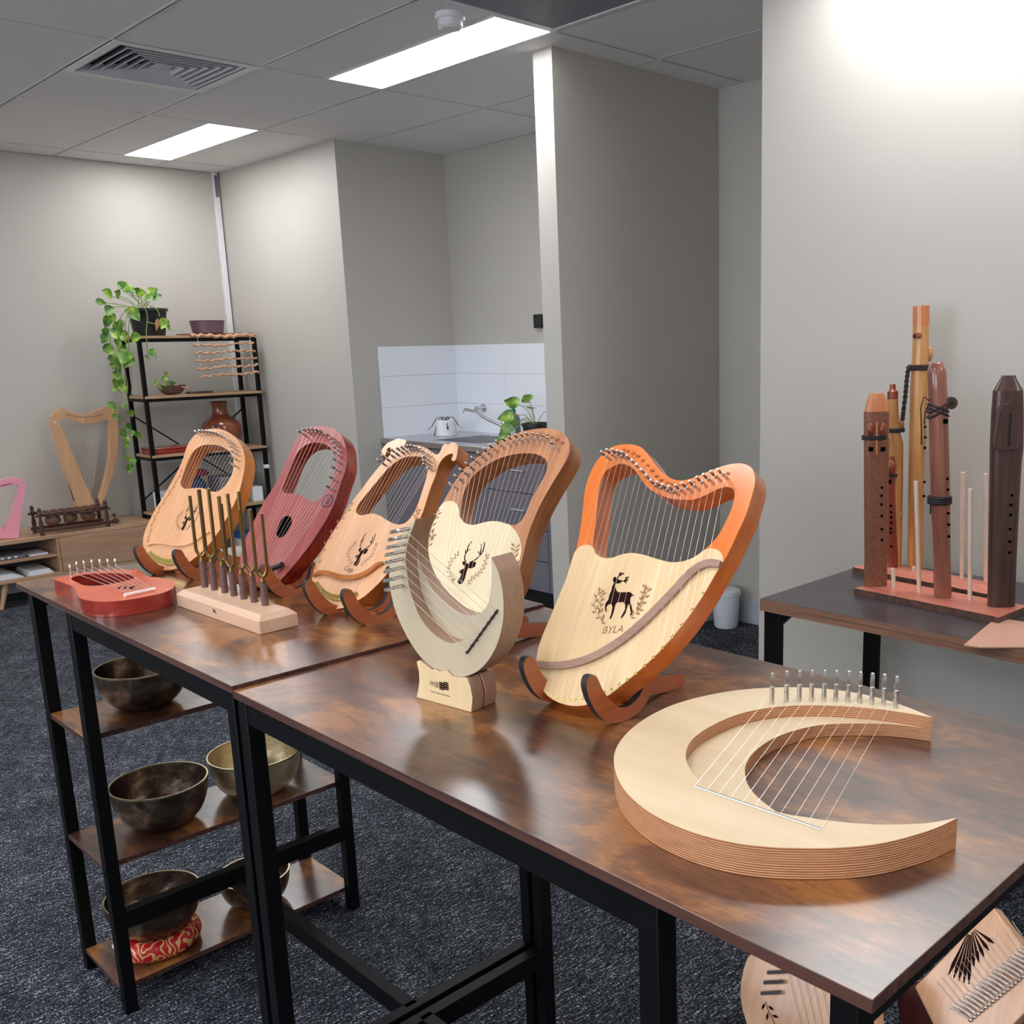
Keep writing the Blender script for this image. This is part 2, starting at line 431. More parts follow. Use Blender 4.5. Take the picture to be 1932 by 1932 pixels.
def text_tris(txt, size=1.0):
    cu = bpy.data.curves.new('t', 'FONT'); cu.body = txt; cu.size = size; cu.align_x = 'CENTER'; cu.align_y = 'CENTER'
    ob = bpy.data.objects.new('t', cu); COL.objects.link(ob)
    dg = bpy.context.evaluated_depsgraph_get(); me = bpy.data.meshes.new_from_object(ob.evaluated_get(dg))
    vs = [v.co.copy() for v in me.vertices]; fs = [list(p.vertices) for p in me.polygons]
    bpy.data.objects.remove(ob); bpy.data.curves.remove(cu); bpy.data.meshes.remove(me)
    return vs, fs
def add_text(mb, txt, size, P, ang=0, shear=0, m=0):
    """P maps (u,v) to 3D"""
    vs, fs = text_tris(txt, size); c, s_ = math.cos(ang), math.sin(ang)
    out = []
    for v in vs:
        x, y = v.x + v.y * shear, v.y
        out.append(P(x * c - y * s_, x * s_ + y * c))
    mb.add(out, fs, m)

# ------------------------------------------------------------------ THE ROOM
H = 2.63
FARY, JOGX, JOGY, BACKX = 2.69, 1.63, 1.175, 2.40
PX0, PY0, PY1 = 1.32, -0.93, -1.045
WALLX, WALLY = 1.30, -2.115
XL, YB = -4.8, -6.9
struct(MB().box(XL, BACKX + .1, YB, FARY + .1, -.1, 0).build('floor', 'carpet'))
def wall(name, x0, x1, y0, y1, z0=0, z1=H, mat='wall'):
    return struct(MB().box(x0, x1, y0, y1, z0, z1).build(name, mat))
wall('wall_far', XL, JOGX, FARY, FARY + .12)
wall('wall_jog', JOGX, JOGX + .12, JOGY + .12, FARY + .12)
wall('wall_alcove', JOGX, BACKX + .12, JOGY, JOGY + .12)
wall('wall_back', BACKX, BACKX + .12, -2.4, JOGY)
wall('wall_partition', PX0, BACKX, PY1, PY0)
wall('wall_right', WALLX, WALLX + 1.1, YB, WALLY)
wall('wall_behind', XL, WALLX, YB - .1, YB)
# left wall, out of view, with two glowing panes added as fill light
wall('wall_left', XL - .1, XL, YB, FARY, 0, .9)
for i, (a, b) in enumerate(((YB, -5.2), (-3.4, -2.2), (-.4, FARY))):
    wall('wall_left', XL - .1, XL, a, b, .9, 2.2)
wall('wall_left', XL - .1, XL, YB, FARY, 2.2, H)
for i, (a, b) in enumerate(((-5.2, -3.4), (-2.2, -.4))):
    w = struct(MB().box(XL - .06, XL - .04, a + .04, b - .04, .94, 2.16).build('fill_pane_%d' % (i + 1), 'fill_glow'))  # unseen glowing pane, added to supply diffuse light
    fr = MB()
    for (y0, y1, z0, z1) in ((a, a + .04, .9, 2.2), (b - .04, b, .9, 2.2), (a, b, .9, .94), (a, b, 2.16, 2.2), ((a + b) / 2 - .02, (a + b) / 2 + .02, .94, 2.16)):
        fr.box(XL - .08, XL, y0, y1, z0, z1)
    fr.build('fill_pane_frame', 'lightframe', w)
def skirt(name, x0, x1, y0, y1): return struct(MB().box(x0, x1, y0, y1, 0, .12).build(name, 'skirt', bevel=.003))
skirt('baseboard_far', XL, JOGX, FARY - .014, FARY)
skirt('baseboard_jog', JOGX - .014, JOGX, JOGY, FARY - .014)
skirt('baseboard_back', BACKX - .014, BACKX, -2.1, PY1)
skirt('baseboard_partition', PX0, BACKX - .014, PY1 - .014, PY1)
skirt('baseboard_right', WALLX - .014, WALLX, YB, WALLY)
# white cable duct in the far corner
struct(MB().box(1.585, 1.618, FARY - .028, FARY, .12, H).build('trim_1', 'white_wall', bevel=.002))
tag(MB().box(1.59, 1.612, FARY - .031, FARY - .0285, H - .16, H - .02).build('cable_duct_cover', 'greyplastic'), 'short grey cover strip at the top of the white corner duct', 'duct cover')
# ceiling: tiles in a 0.6 x 1.2 m grid with recessed tee bars
VENTS = {(0, 0): 'vent', (1, -1): 'grille'}
LIGHTS = []
PX = [(.9, 1.2), (-1.5, -1.2), (-3.9, -3.6)]
for xs in PX:
    for ys in ((1.2, 2.4), (-1.2, 0), (-3.6, -2.4), (-6.0, -4.8)): LIGHTS.append((xs[0], xs[1], ys[0], ys[1]))
tl = MB(); g = .008
SLAB = True
i0 = int(math.floor(XL / .6)); i1 = int(math.ceil(BACKX / .6)); j0 = int(math.floor(YB / 1.2)); j1 = int(math.ceil(FARY / 1.2))
def sub(rects, hole):
    out = []
    hx0, hx1, hy0, hy1 = hole
    for (x0, x1, y0, y1) in rects:
        if hx0 >= x1 or hx1 <= x0 or hy0 >= y1 or hy1 <= y0: out.append((x0, x1, y0, y1)); continue
        if hx0 > x0: out.append((x0, hx0, y0, y1))
        if hx1 < x1: out.append((hx1, x1, y0, y1))
        a, b = max(x0, hx0), min(x1, hx1)
        if hy0 > y0: out.append((a, b, y0, hy0))
        if hy1 < y1: out.append((a, b, hy1, y1))
    return out
cm = MB()
for r in sub([(XL, BACKX + .1, YB, FARY + .1)], (.02, .58, .02, .58)): cm.box(r[0], r[1], r[2], r[3], H + .012, H + .10)
ceil = struct(cm.build('ceiling', 'gap'))
for i in range(i0, i1 + 1):
    for j in range(j0, j1 + 1):
        x0, x1, y0, y1 = i * .6, i * .6 + .6, j * 1.2, j * 1.2 + 1.2
        x0, x1, y0, y1 = max(x0, XL), min(x1, BACKX), max(y0, YB), min(y1, FARY)
        if x1 - x0 < .03 or y1 - y0 < .03: continue
        rects = [(x0 + g, x1 - g, y0 + g, y1 - g)]
        for L in LIGHTS: rects = sub(rects, L)
        rects = sub(rects, (0, .6, 0, .6)); rects = sub(rects, (.6, 1.2, -2.4, -1.2))
        for r in rects: tl.box(r[0], r[1], r[2], r[3], H, H + .012)
tl.build('ceiling_tile', 'ceil', ceil)
gb = MB()
for i in range(i0, i1 + 1):
    for off in (-g - .010, g):   # the lips either side of the dark gap
        gb.box(i * .6 + (0 if off > 0 else -.0) + (g - .004 if off > 0 else -g - .006), i * .6 + (g + .006 if off > 0 else -g + .004), YB, FARY, H - .0015, H)
for j in range(j0, j1 + 1):
    gb.box(XL, BACKX, j * 1.2 + g - .004, j * 1.2 + g + .006, H - .0012, H)
    gb.box(XL, BACKX, j * 1.2 - g - .006, j * 1.2 - g + .004, H - .0012, H)
gridob = gb.build('ceiling_grid', 'grid', ceil)
def where(i, k):
    return ['beside the sink alcove', 'over the middle of the room', 'by the added panes'][i // 4]
llab = ['white ceiling light panel farthest from camera, near the far wall', 'long bright ceiling light panel in front of the partition column', 'ceiling light panel above the flute table by the right wall', 'ceiling light panel behind the camera next to the right wall',
        'middle row ceiling panel nearest the far wall, off the left edge', 'middle row ceiling panel over the carpet left of the lyre tables', 'middle row ceiling panel directly above the camera', 'middle row ceiling panel at the back of the room',
        'left wall ceiling panel nearest the far wall', 'left wall ceiling panel beside the farther added pane', 'left wall ceiling panel beside the nearer added pane', 'left wall ceiling panel at the rear wall']
for k, (x0, x1, y0, y1) in enumerate(LIGHTS):
    t = thing('ceiling_light', llab[k], 'ceiling light', ((x0 + x1) / 2, (y0 + y1) / 2, H), group='recessed light panels')
    hx, hy = (x1 - x0) / 2, (y1 - y0) / 2; f = .012
    m = MB()
    for (a, b, c, d) in ((-hx, hx, -hy, -hy + f), (-hx, hx, hy - f, hy), (-hx, -hx + f, -hy + f, hy - f), (hx - f, hx, -hy + f, hy - f)): m.box(a, b, c, d, -.003, .012)
    m.build('light_frame', 'lightframe', t)
    MB().box(-hx + f, hx - f, -hy + f, hy - f, .001, .008).build('diffuser', 'panel', t)
# square louvred air vent: nested blade rings
t = thing('air_vent', 'square louvred air vent with nested grey blades in the ceiling', 'air vent', (.3, .3, H))
def ring(mb, r0, z0, r1, z1, th):
    a = [(-r0, -r0, z0), (r0, -r0, z0), (r0, r0, z0), (-r0, r0, z0)]; b = [(-r1, -r1, z1), (r1, -r1, z1), (r1, r1, z1), (-r1, r1, z1)]
    a2 = [(x, y, z + th) for x, y, z in a]; b2 = [(x, y, z + th) for x, y, z in b]
    vs = a + b + a2 + b2; fs = []
    for i in range(4):
        j = (i + 1) % 4
        fs += [(i, j, 4 + j, 4 + i), (8 + i, 12 + i, 12 + j, 8 + j), (i, 8 + i, 8 + j, j), (4 + i, 4 + j, 12 + j, 12 + i)]
    mb.add(vs, fs)
m = MB(); ring(m, .298, -.005, .262, -.005, .004); m.build('vent_frame', 'lightframe', t, smooth=20)
for k in range(6):
    r = .252 - k * .036
    m = MB(); ring(m, r, -.003, r - .019, .026, .0028); m.build('vent_blade', 'vent', t, smooth=20)
MB().box(-.28, .28, -.28, .28, .095, .10).box(-.28, -.275, -.28, .28, .0, .095).box(.275, .28, -.28, .28, .0, .095).box(-.275, .275, -.28, -.275, .0, .095).box(-.275, .275, .275, .28, .0, .095).build('duct_backing', 'vent_dark', t)
m = MB(); m.box(-.036, .036, -.036, .036, .004, .007); m.build('vent_center', 'vent', t)
# openings above the vent: clear the slab volume visually with a dark box
t = thing('return_grille', 'perforated grey return air panel in the ceiling at the top edge', 'grille', (.9, -1.8, H))
MB().box(-.275, .275, -.575, .575, .0, .006).build('perforated_sheet', 'grille', t)
m = MB()
for (a, b, c, d) in ((-.295, .295, -.595, -.575), (-.295, .295, .575, .595), (-.295, -.275, -.575, .575), (.275, .295, -.575, .575)): m.box(a, b, c, d, -.004, .008)
m.build('grille_frame', 'lightframe', t)
# smoke detector
t = thing('smoke_detector', 'round white smoke detector on the ceiling beside the long light', 'smoke detector', (.775, -1.10, H))
MB().lathe([(.052, 0), (.055, -.012), (.050, -.02)], 32).build('detector_base', 'lightframe', t)
MB().lathe([(.043, -.02), (.045, -.026), (.044, -.044), (.036, -.052), (.01, -.054), (.0001, -.054)], 32).build('detector_head', 'lightframe', t)
# black thermostat-like box on the alcove back wall
tag(MB().box(BACKX - .03, BACKX, .28, .345, 1.54, 1.62).build('wall_control_box', 'blackplastic', bevel=.006), 'small black box on alcove wall beside the white column edge', 'wall box')

# ------------------------------------------------------------------ KITCHENETTE
tt = thing('tile_splashback', 'white tiled splashback in the alcove corner above the sink', 'splashback', (BACKX, JOGY, .9))
for (z0, z1) in ((-.02, .178), (.180, .370), (.372, .552)):
    m = MB()
    m.box(1.815 - BACKX, -.002, -.009, -.001, z0, z1)
    m.build('tile_row', 'tile', tt, bevel=.001)
    m = MB()
    for k in range(4):
        a = -.0105 - k * .510; m.box(-.009, -.001, a - .5085, a, z0, z1)
    m.build('tile_row', 'tile', tt, bevel=.001)
MB().box(1.815 - BACKX, -.001, -.004, -.0005, -.02, .55).box(-.004, -.0005, -2.06, 0, -.02, .55).build('grout', 'grout', tt)
CX, CY0, CY1 = 1.80, PY0, JOGY
cab = thing('kitchen_cabinet', 'grey base cabinet with drawers and steel handles under the sink', 'cabinet', (2.1, .1, 0))
def cb(name, x0, x1, y0, y1, z0, z1, mat, par=cab, bev=.001): return MB().box(x0 - 2.1, x1 - 2.1, y0 - .1, y1 - .1, z0, z1).build(name, mat, par, bevel=bev)
cb('carcass', CX + .02, BACKX - .001, CY0 + .001, CY1 - .002, .13, .86, 'cabinet')
cb('kickboard', CX + .06, BACKX - .001, CY0 + .001, CY1 - .002, .0, .13, 'blackplastic')
for (z0, z1) in ((.665, .855), (.475, .66), (.305, .47), (.135, .30)):
    d = cb('drawer_front', CX, CX + .02, -.36, .14, z0, z1, 'cabinet')
    m = MB(); zc = z1 - .07 if z1 > .8 else z1 - .09
    m.tube([(CX - 2.1, -.20 - .1, zc), (CX - 2.12, -.20 - .1, zc), (CX - 2.12, -.09 - .1, zc), (CX - 2.1, -.09 - .1, zc)], .005, 8); m.build('drawer_handle', 'handle', d)
for (y0, y1) in ((.145, .655), (.66, 1.17), (-.925, -.365)): cb('cabinet_door', CX, CX + .02, y0, y1, .135, .855, 'cabinet')
# stainless bench with a sunk bowl
bt = thing('sink_bench', 'stainless steel sink bench with a sunken basin', 'sink', (2.1, .1, .86))
y0, y1 = CY0 + .002 - .1, CY1 - .002 - .1
outer = [(-.31, y0), (.298, y0), (.298, y1), (-.31, y1)]
hole = spline([(-.20, .22), (-.2, .66), (.16, .66), (.16, .22)], 1)
m = MB().prism(outer, .0, .035, 'z', [hole], 0, 0)
m.build('bench_top', 'steel', bt, bevel=.004)
m = MB(); m.box(-.2, -.197, .22, .66, -.13, .034); m.box(.157, .16, .22, .66, -.13, .034); m.box(-.2, .16, .22, .223, -.13, .034); m.box(-.2, .16, .657, .66, -.13, .034); m.box(-.2, .16, .22, .66, -.133, -.13)
m.build('basin', 'steel', bt)
BZ = .895
tp = thing('mixer_tap', 'chrome mixer tap with long angled spout over the sink', 'tap', (2.30, .57, BZ))
MB().lathe([(.026, 0), (.026, .01), (.02, .02), (.02, .07), (.022, .08), (.014, .1)], 20).build('tap_body', 'chrome', tp)
MB().tube([(-.01, .0, .06), (-.06, .08, .10), (-.10, .16, .15), (-.13, .22, .165), (-.14, .235, .15)], .009, 10).build('spout', 'chrome', tp)
MB().tube([(0, 0, .095), (.03, -.01, .15)], .007, 8).build('tap_lever', 'chrome', tp)
k = thing('wall_tap', 'round chrome wall tap on the white tiles above the spout', 'tap', (BACKX - .009, .884, 1.051))
MB().tube([(0, 0, 0), (-.006, 0, 0)], .028, 24).build('rose', 'chrome', k)
MB().tube([(-.006, 0, 0), (-.04, 0, 0), (-.045, 0, 0), (-.065, 0, 0)], [.012, .012, .018, .016], 16).build('tap_knob', 'chrome', k)
# white pot with drooping plant
def leafshape(mb, base, d, up, L, W, m=0, curl=.25):
    d = d.normalized(); side = d.cross(up)
    side = side.normalized() if side.length > 1e-4 else Vector((1, 0, 0)); nrm = side.cross(d)
    prof = [(0, .0), (.08, .35), (.25, .5), (.45, .48), (.65, .36), (.85, .16), (1, 0)]
    c = []; vs = []
    for t, w in prof:
        p = base + d * (t * L) - up * (curl * L * t * t)
        vs += [p + side * (w * W) + nrm * (.12 * W), p, p - side * (w * W) + nrm * (.12 * W)]
    fs = []
    for i in range(len(prof) - 1):
        a = i * 3; fs += [(a, a + 1, a + 4, a + 3), (a + 1, a + 2, a + 5, a + 4)]
    mb.add(vs, fs, m)
pp = thing('potted_plant', 'small wilting plant in a round white pot beside the sink', 'plant', (2.12, .93, BZ))
MB().lathe([(.04, 0), (.055, .01), (.062, .05), (.06, .095), (.054, .1), (.05, .09), (.001, .085)], 24, sx=1, sy=1).build('pot', 'white', pp)
MB().lathe([(.001, .001), (.062, .001), (.066, .01), (.062, .012), (.001, .012)], 24).build('saucer', 'white', pp)
m = MB(); 
for a, L in ((2.2, .09), (3.0, .1), (4.2, .07), (5.4, .08), (.6, .07), (1.5, .06)):
    d = Vector((math.cos(a), math.sin(a), 0)); p = [Vector((0, 0, .085)) + d * L * t + Vector((0, 0, .05 * math.sin(t * 3) - (.12 * t * t if a in (2.2,) else .03 * t))) for t in (0, .3, .6, 1)]
    m.tube(p, .0025, 6); leafshape(m, p[-1], d - Vector((0, 0, .5)), Vector((0, 0, 1)), .035, .012)
m.build('stems', 'braid', pp)
# dark bottle with a green nozzle
b = thing('spray_bottle', 'dark bottle with green nozzle on the bench', 'bottle', (2.22, .385, BZ))
MB().lathe([(.036, 0), (.04, .005), (.04, .11), (.034, .135), (.014, .15), (.012, .16)], 20).build('bottle_body', 'greyplastic', b)
MB().lathe([(.016, .158), (.016, .175), (.008, .178), (.008, .19), (.02, .205), (.018, .208), (.001, .209)], 14).build('nozzle', 'green', b)
b = thing('soap_jar', 'white jar on the bench in front of the dark bottle', 'jar', (2.12, .31, BZ))
MB().lathe([(.036, 0), (.038, .004), (.038, .07), (.03, .085)], 20).build('jar_body', 'white', b)
MB().lathe([(.031, .085), (.031, .1), (.001, .101)], 20).build('jar_lid', 'lightframe', b)
kp = thing('kitchen_pothos', 'black pot of pothos on the bench by the column', 'plant', (2.10, .05, BZ))
MB().lathe([(.055, 0), (.06, .004), (.075, .1), (.08, .1), (.08, .115), (.07, .115), (.068, .1), (.001, .098)], 24).build('pot', 'blackplastic', kp)
m = MB(); ms = MB(); rr = random.Random(3)
for (a, e, L) in ((2.4, .5, .13), (1.9, .2, .12), (2.9, .1, .14), (1.2, 1.0, .15), (5.2, .7, .14), (3.8, .8, .14), (2.6, -.2, .15), (2.0, .9, .15)):
    d = Vector((math.cos(a) * math.cos(e), math.sin(a) * math.cos(e), math.sin(e))); tip = Vector((0, 0, .1)) + d * L
    ms.tube([Vector((0, 0, .1)), Vector((0, 0, .13)) + d * L * .5, tip], .0022, 6)
    leafshape(m, tip, d - Vector((0, 0, .6)), Vector((-.7, -.6, .4)).normalized(), .105, .075)
ms.build('stems', 'stem', kp); m.build('foliage', 'leaf', kp)
# waste bin in the recess
b = thing('waste_bin', 'small white lidded bin on the floor by the baseboard', 'bin', (2.27, -1.19, 0))
MB().lathe([(.055, 0), (.062, .01), (.07, .17), (.001, .17)], 28).build('bin_body', 'white', b)
MB().lathe([(.075, .17), (.077, .175), (.074, .195), (.05, .205), (.001, .207)], 28).build('bin_lid', 'white', b)

# ------------------------------------------------------------------ LYRE DESKS
DZ = .94
XF, XB = -1.048, -.408
def beam(mb, x0, x1, y0, y1, z0, z1): mb.box(min(x0, x1), max(x0, x1), min(y0, y1), max(y0, y1), z0, z1)
def desk(label, ya, yb, shelf_legs, frame_leg, top, zrel, sh=True):
    """ya = shelf end, yb = frame end (absolute Y of top)"""
    cy = (ya + yb) / 2; cx = (XF + XB) / 2
    t = thing('console_desk', label, 'desk', (cx, cy, 0), group='rustic brown desks with black metal frames')
    L = lambda x0, x1, y0, y1, z0, z1, m: m.box(x0 - cx, x1 - cx, min(y0, y1) - cy, max(y0, y1) - cy, z0, z1)
    m = MB(); vs = L(XF, XB, ya, yb, top - .013, top, m)
    # sides of the board take the edge material
    m.mi = [1, 1, 1, 1, 1, 0]
    m.build('desktop', ['rustic', 'rustic_edge'], t, bevel=.0008)
    zt = top - .013; lw = .027
    legs = []
    for (x, y) in [(x, y) for y in shelf_legs + [frame_leg] for x in (XF + .002, XB - .07) if sh or not (x > -.6 and y == shelf_legs[1])]:
        m = MB(); w = lw
        L(x, x + w, y - w / 2, y + w / 2, .0, zt, m); lg = m.build('leg', 'black', t, bevel=.0015)
        m = MB(); L(x + .002, x + w - .002, y - w / 2 + .002, y + w / 2 - .002, 0, .008, m); m.build('foot_pad', 'rubber', lg)
        for zz in ((.64, .342, .036) if y in shelf_legs else (.215,)):
            m = MB(); m.tube([(x - cx - .002, y - cy, zz), (x - cx + .001, y - cy, zz)], .006, 12); m.build('bolt', 'black', lg)
    mid = shelf_legs[1]
    for x in (XF + .004, XB - .066):
        m = MB(); L(x, x + .02, mid, frame_leg, zt - .036, zt, m); m.build('side_rail', 'black', t, bevel=.001)
    for y in ((shelf_legs[0], mid, frame_leg) if sh else (shelf_legs[0], frame_leg)):
        m = MB(); L(XF + .03, XB - .07, y - .012, y + .012, zt - .03, zt, m); m.build('end_rail', 'black', t)
    for y, zz in (((mid, .245), (frame_leg, .228)) if sh else ((shelf_legs[0], .245), (frame_leg, .228))):
        m = MB(); L(XF + .029, XB - .07, y - .0125, y + .0125, zz - .042, zz, m); m.build('stretcher', 'black', t, bevel=.001)
    m = MB(); L(-.775, -.750, mid if sh else shelf_legs[0], frame_leg, .19, .228, m); m.build('stretcher', 'black', t, bevel=.001)
    s1, s2 = shelf_legs
    if sh:
        lo, hi = min(s1, s2), max(s1, s2)
        for zz in (.655, .357, .058):
            m = MB(); L(XF + .004, XB - .046, lo + .0135, hi - .0135, zz - .012, zz, m); m.mi = [1, 1, 1, 1, 1, 0]
            m.build('shelf', ['rustic', 'rustic_edge'], t, bevel=.0006)
    return t
desk('far rustic brown desk whose shelves hold the metal bowls', -1.765, -2.850, [-1.852, -2.098], -2.832, DZ + .006, 0)
desk('near rustic brown desk carrying the crescent harps and orange lyre', -3.962, -2.852, [-3.935, -3.718], -2.872, DZ, 0, False)

# singing bowls
def bowl(label, x, y, z, R, h, mat='bowl', wall_t=.003):
    t = thing('singing_bowl', label, 'bowl', (x, y, z), group='metal singing bowls under the far desk')
    outp = [(.001, 0), (R * .45, 0), (R * .62, h * .07), (R * .82, h * .28), (R * .95, h * .6), (R, h * .97)]
    inp = [(R - wall_t, h * .97), (R * .95 - wall_t, h * .6), (R * .82 - wall_t, h * .3), (R * .6 - wall_t, h * .1), (R * .4, .005), (.001, .005)]
    def dens(p):
        out = []
        for a, b in zip(p, p[1:]): out += [(a[0] + (b[0] - a[0]) * q, a[1] + (b[1] - a[1]) * q) for q in (0, .5)]
        return out + [p[-1]]
    o2 = spline(outp, 4, False); i2 = spline(inp, 4, False)
    MB().lathe(o2 + i2, 56, cap=False).build('bowl_body', mat, t, smooth=60)
    rr = R - wall_t / 2
    MB().lathe([(rr - wall_t * .55, h * .965), (rr - wall_t * .55, h), (rr + wall_t * .75, h), (rr + wall_t * .75, h * .965), (rr - wall_t * .55, h * .965)], 56, cap=False).build('bowl_rim', 'rim', t, smooth=20)
    return t
bowl('dark hammered singing bowl on the top shelf', -.875, -1.975, .655, .098, .095)
bowl('large dark singing bowl at the front of the middle shelf', -.868, -1.975, .357, .108, .108)
bowl('golden singing bowl behind the dark one on the middle shelf', -.632, -1.975, .357, .112, .105, 'bowl_gold')
cu = thing('ring_cushion', 'red and gold brocade ring cushion on the bottom shelf', 'cushion', (-.915, -1.975, .058))
m = MB(); m.tube([((.074 * math.cos(a)), .074 * math.sin(a), .0242) for a in [2 * PI * k / 40 for k in range(40)]], .024, 14, closed=True); m.build('cushion_body', 'brocade', cu, smooth=60)
tag(cu, None)
MB().box(-.098, -.092, -.016, .016, .03, .036).build('care_tag', 'white', cu)
bowl('dark singing bowl sitting on the red ring cushion', -.915, -1.975, .098, .106, .095)
bowl('dark singing bowl behind the cushioned bowl on the bottom shelf', -.665, -1.972, .058, .088, .085)

# ------------------------------------------------------------------ LYRES
pin_mesh = {}
def pin_mb(L=.028, r=.0027):
    m = MB(); m.tube([(0, 0.002, 0), (0, -L * .55, 0)], r, 10)
    m.tube([(0, -L * .55, 0), (0, -L * .62, 0), (0, -L * .97, 0), (0, -L, 0)], [r * .8, r * 1.05, r * .95, r * .6], 4)
    m.tube([(r * 1.2, -L * .36, 0), (-r * 1.2, -L * .36, 0)], r * .45, 6)
    return m
def lyre(name, label, fr, T, outline, hole, face, side, pins, pin_len, ends, extra=None, bev=.0025, inner=None, grp='lyres leaning on wooden stands', cat='lyre', s_r=.00026):
    t = thing(name, label, cat, fr.o, fr.rot, group=grp)
    m = MB().prism(outline, 0, T, 'y', [hole] if hole else [])
    body = m.build('body', [face, side], t, bevel=bev, seg=3)
    # tuning pins: one mesh, one object each
    first = None
    for (x, z) in pins:
        if first is None:
            first = pin_mb(pin_len).build('tuning_pin', 'chrome', t); o = first
        else:
            o = first.copy(); COL.objects.link(o)
        o.location = (x, 0, z)
    for (px, pz), (ex, ez) in zip(pins, ends):
        MB().tube([(px + .0015, -pin_len * .34, pz), (ex, -.0045, ez)], s_r, 5).build('string', 'string', t)
    return t
def leaf_vine(mb, path, y, stem=.0005, leaf=.004, n=8, closed=False, seed=1):
    p = spline(path, 6, False); mb.prism(ribbon(p, stem), y - .0002, y, 'y', (), 0, 0)
    k = len(p)
    for i in range(n):
        j = int((i + .5) / n * (k - 2)); a = Vector(p[j]); d = (Vector(p[j + 1]) - a).normalized(); q = Vector((-d.y, d.x)) * (1 if i % 2 else -1)
        c = a + q * leaf * .7 + d * leaf * .5; u = (q + d).normalized() * leaf * .75; v = Vector((-u.y, u.x)) * .38
        pts = [c - u, c + v, c + u, c - v]; mb.prism([(w.x, w.y) for w in pts], y - .0002, y, 'y', (), 0, 0)

def hook_stand(label, tip_l, tip_r, fr, Tk):
    """two bent plywood side plates: front hook, seat and rear leg; black rubber along their edges"""
    TL, TR = Vector(tip_l), Vector(tip_r)
    mid = (TL + TR) / 2; d = (TR - TL); d.z = 0; d.normalize(); ang = math.atan2(d.x, -d.y)  # yaw like Frame psi
    rot = Matrix.Rotation(ang, 3, 'Z')
    half = ((TR - TL).length) / 2
    t = thing('lyre_stand', label, 'stand', (mid.x, mid.y, DZ + .0005), rot, group='two-piece plywood lyre stands')
    # local: x backwards, y sideways (left +), z up
    outer = [(.0, .082), (-.006, .076), (-.007, .066), (.0, .045), (.013, .024), (.03, .009), (.05, .001), (.07, .0), (.09, .003), (.108, .013), (.118, .028), (.121, .045), (.119, .056), (.113, .058), (.108, .052), (.104, .040), (.095, .028), (.082, .021), (.068, .019), (.052, .024), (.035, .040), (.022, .058), (.012, .078)]
    o = spline([(x, z) for x, z in outer], 3)
    for s_ in (1, -1):
        MB().prism(o, s_ * half - .0055, s_ * half + .0055, 'y', (), 0, 1).build('side_plate', ['stand_wood', 'rubber'], t, bevel=.0006)
    rear = spline([(.064, .022), (.060, .012), (.07, .004), (.11, .010), (.15, .006), (.19, .0), (.225, .0), (.230, .010), (.222, .020), (.19, .026), (.16, .036), (.138, .058), (.130, .09), (.124, .098), (.118, .09), (.117, .06), (.105, .034), (.085, .024)], 3)
    for s_ in (1, -1):
        MB().prism(rear, s_ * half * .5 - .005, s_ * half * .5 + .005, 'y', (), 0, 1).build('rear_leg', ['stand_wood', 'rubber'], t, bevel=.0006)
    for x in (.064, .088): MB().box(x, x + .012, -half, half, .006, .018).build('cross_bar', 'stand_wood', t)
    return t

C1, C2, C3, C4, C5 = (240, 790, 6.44), (430, 790, 5.083), (570, 810, 5.085), (790, 790, 4.6), (960, 800, 3.331)
C5b = (980, 900, 3.864)
def plus(pts, dx, dy): return [(x + dx, y + dy) for x, y in pts]
def lerp2(a, b, n): return [(a[0] + (b[0] - a[0]) * i / (n - 1), a[1] + (b[1] - a[1]) * i / (n - 1)) for i in range(n)]

# deer head emblem traced once on the cherry lyre, reused at other sizes
F4 = Frame(Vector((-.70, -2.915, DZ + .012)), 10, 35)
CE = (760, 740, 4.2)
EMB_HEAD = F4.trace(CE, [(475, 1345), (480, 1370), (495, 1378), (490, 1400), (455, 1415), (450, 1435), (470, 1440), (460, 1470), (440, 1490), (437, 1512), (455, 1525), (475, 1518), (495, 1480), (510, 1420), (522, 1395), (545, 1400), (575, 1385), (585, 1350), (560, 1345), (535, 1358), (515, 1362), (500, 1350), (490, 1342)])
EMB_ANT = [F4.trace(CE, p) for p in ([(507, 1352), (495, 1330), (494, 1305), (504, 1278), (518, 1262), (540, 1245)], [(514, 1265), (520, 1232), (534, 1205), (553, 1185)], [(503, 1280), (500, 1252)],
            [(530, 1355), (570, 1335), (606, 1305), (630, 1278), (644, 1245)], [(618, 1290), (624, 1245), (626, 1205)], [(612, 1288), (600, 1262)], [(636, 1270), (648, 1225), (650, 1190)])]
EMB_V = [F4.trace(CE, p) for p in ([(392, 1508), (408, 1490), (385, 1460), (368, 1420), (370, 1375), (390, 1335), (425, 1300), (450, 1272)], [(520, 1525), (548, 1480), (590, 1455), (628, 1420), (652, 1370), (668, 1310), (672, 1298)])]
EC = F4.trace(CE, [(505, 1370)])[0]
def emblem(parent, c, s, y=-.0006, mat_head='engrave', mat_vine='engrave_lt', ang=0):
    ca, sa = math.cos(ang), math.sin(ang)
    def X(p):
        x, z = (p[0] - EC[0]) * s, (p[1] - EC[1]) * s
        return (c[0] + x * ca - z * sa, c[1] + x * sa + z * ca)
    m = MB().prism([X(p) for p in EMB_HEAD], y, y + .0004, 'y', (), 0, 0)
    for a in EMB_ANT:
        p = spline([X(q) for q in a], 4, False); n = len(p)
        m.prism(ribbon(p, [.0013 * s * (1 - .6 * i / n) for i in range(n)]), y, y + .0004, 'y', (), 0, 0)
    m.build('deer_emblem', mat_head, parent, smooth=20)
    for i, v in enumerate(EMB_V):
        m = MB(); leaf_vine(m, [X(q) for q in v], y, .0003 * s, .0042 * s, 18, seed=i); m.build('leaf_wreath', mat_vine, parent, smooth=20)
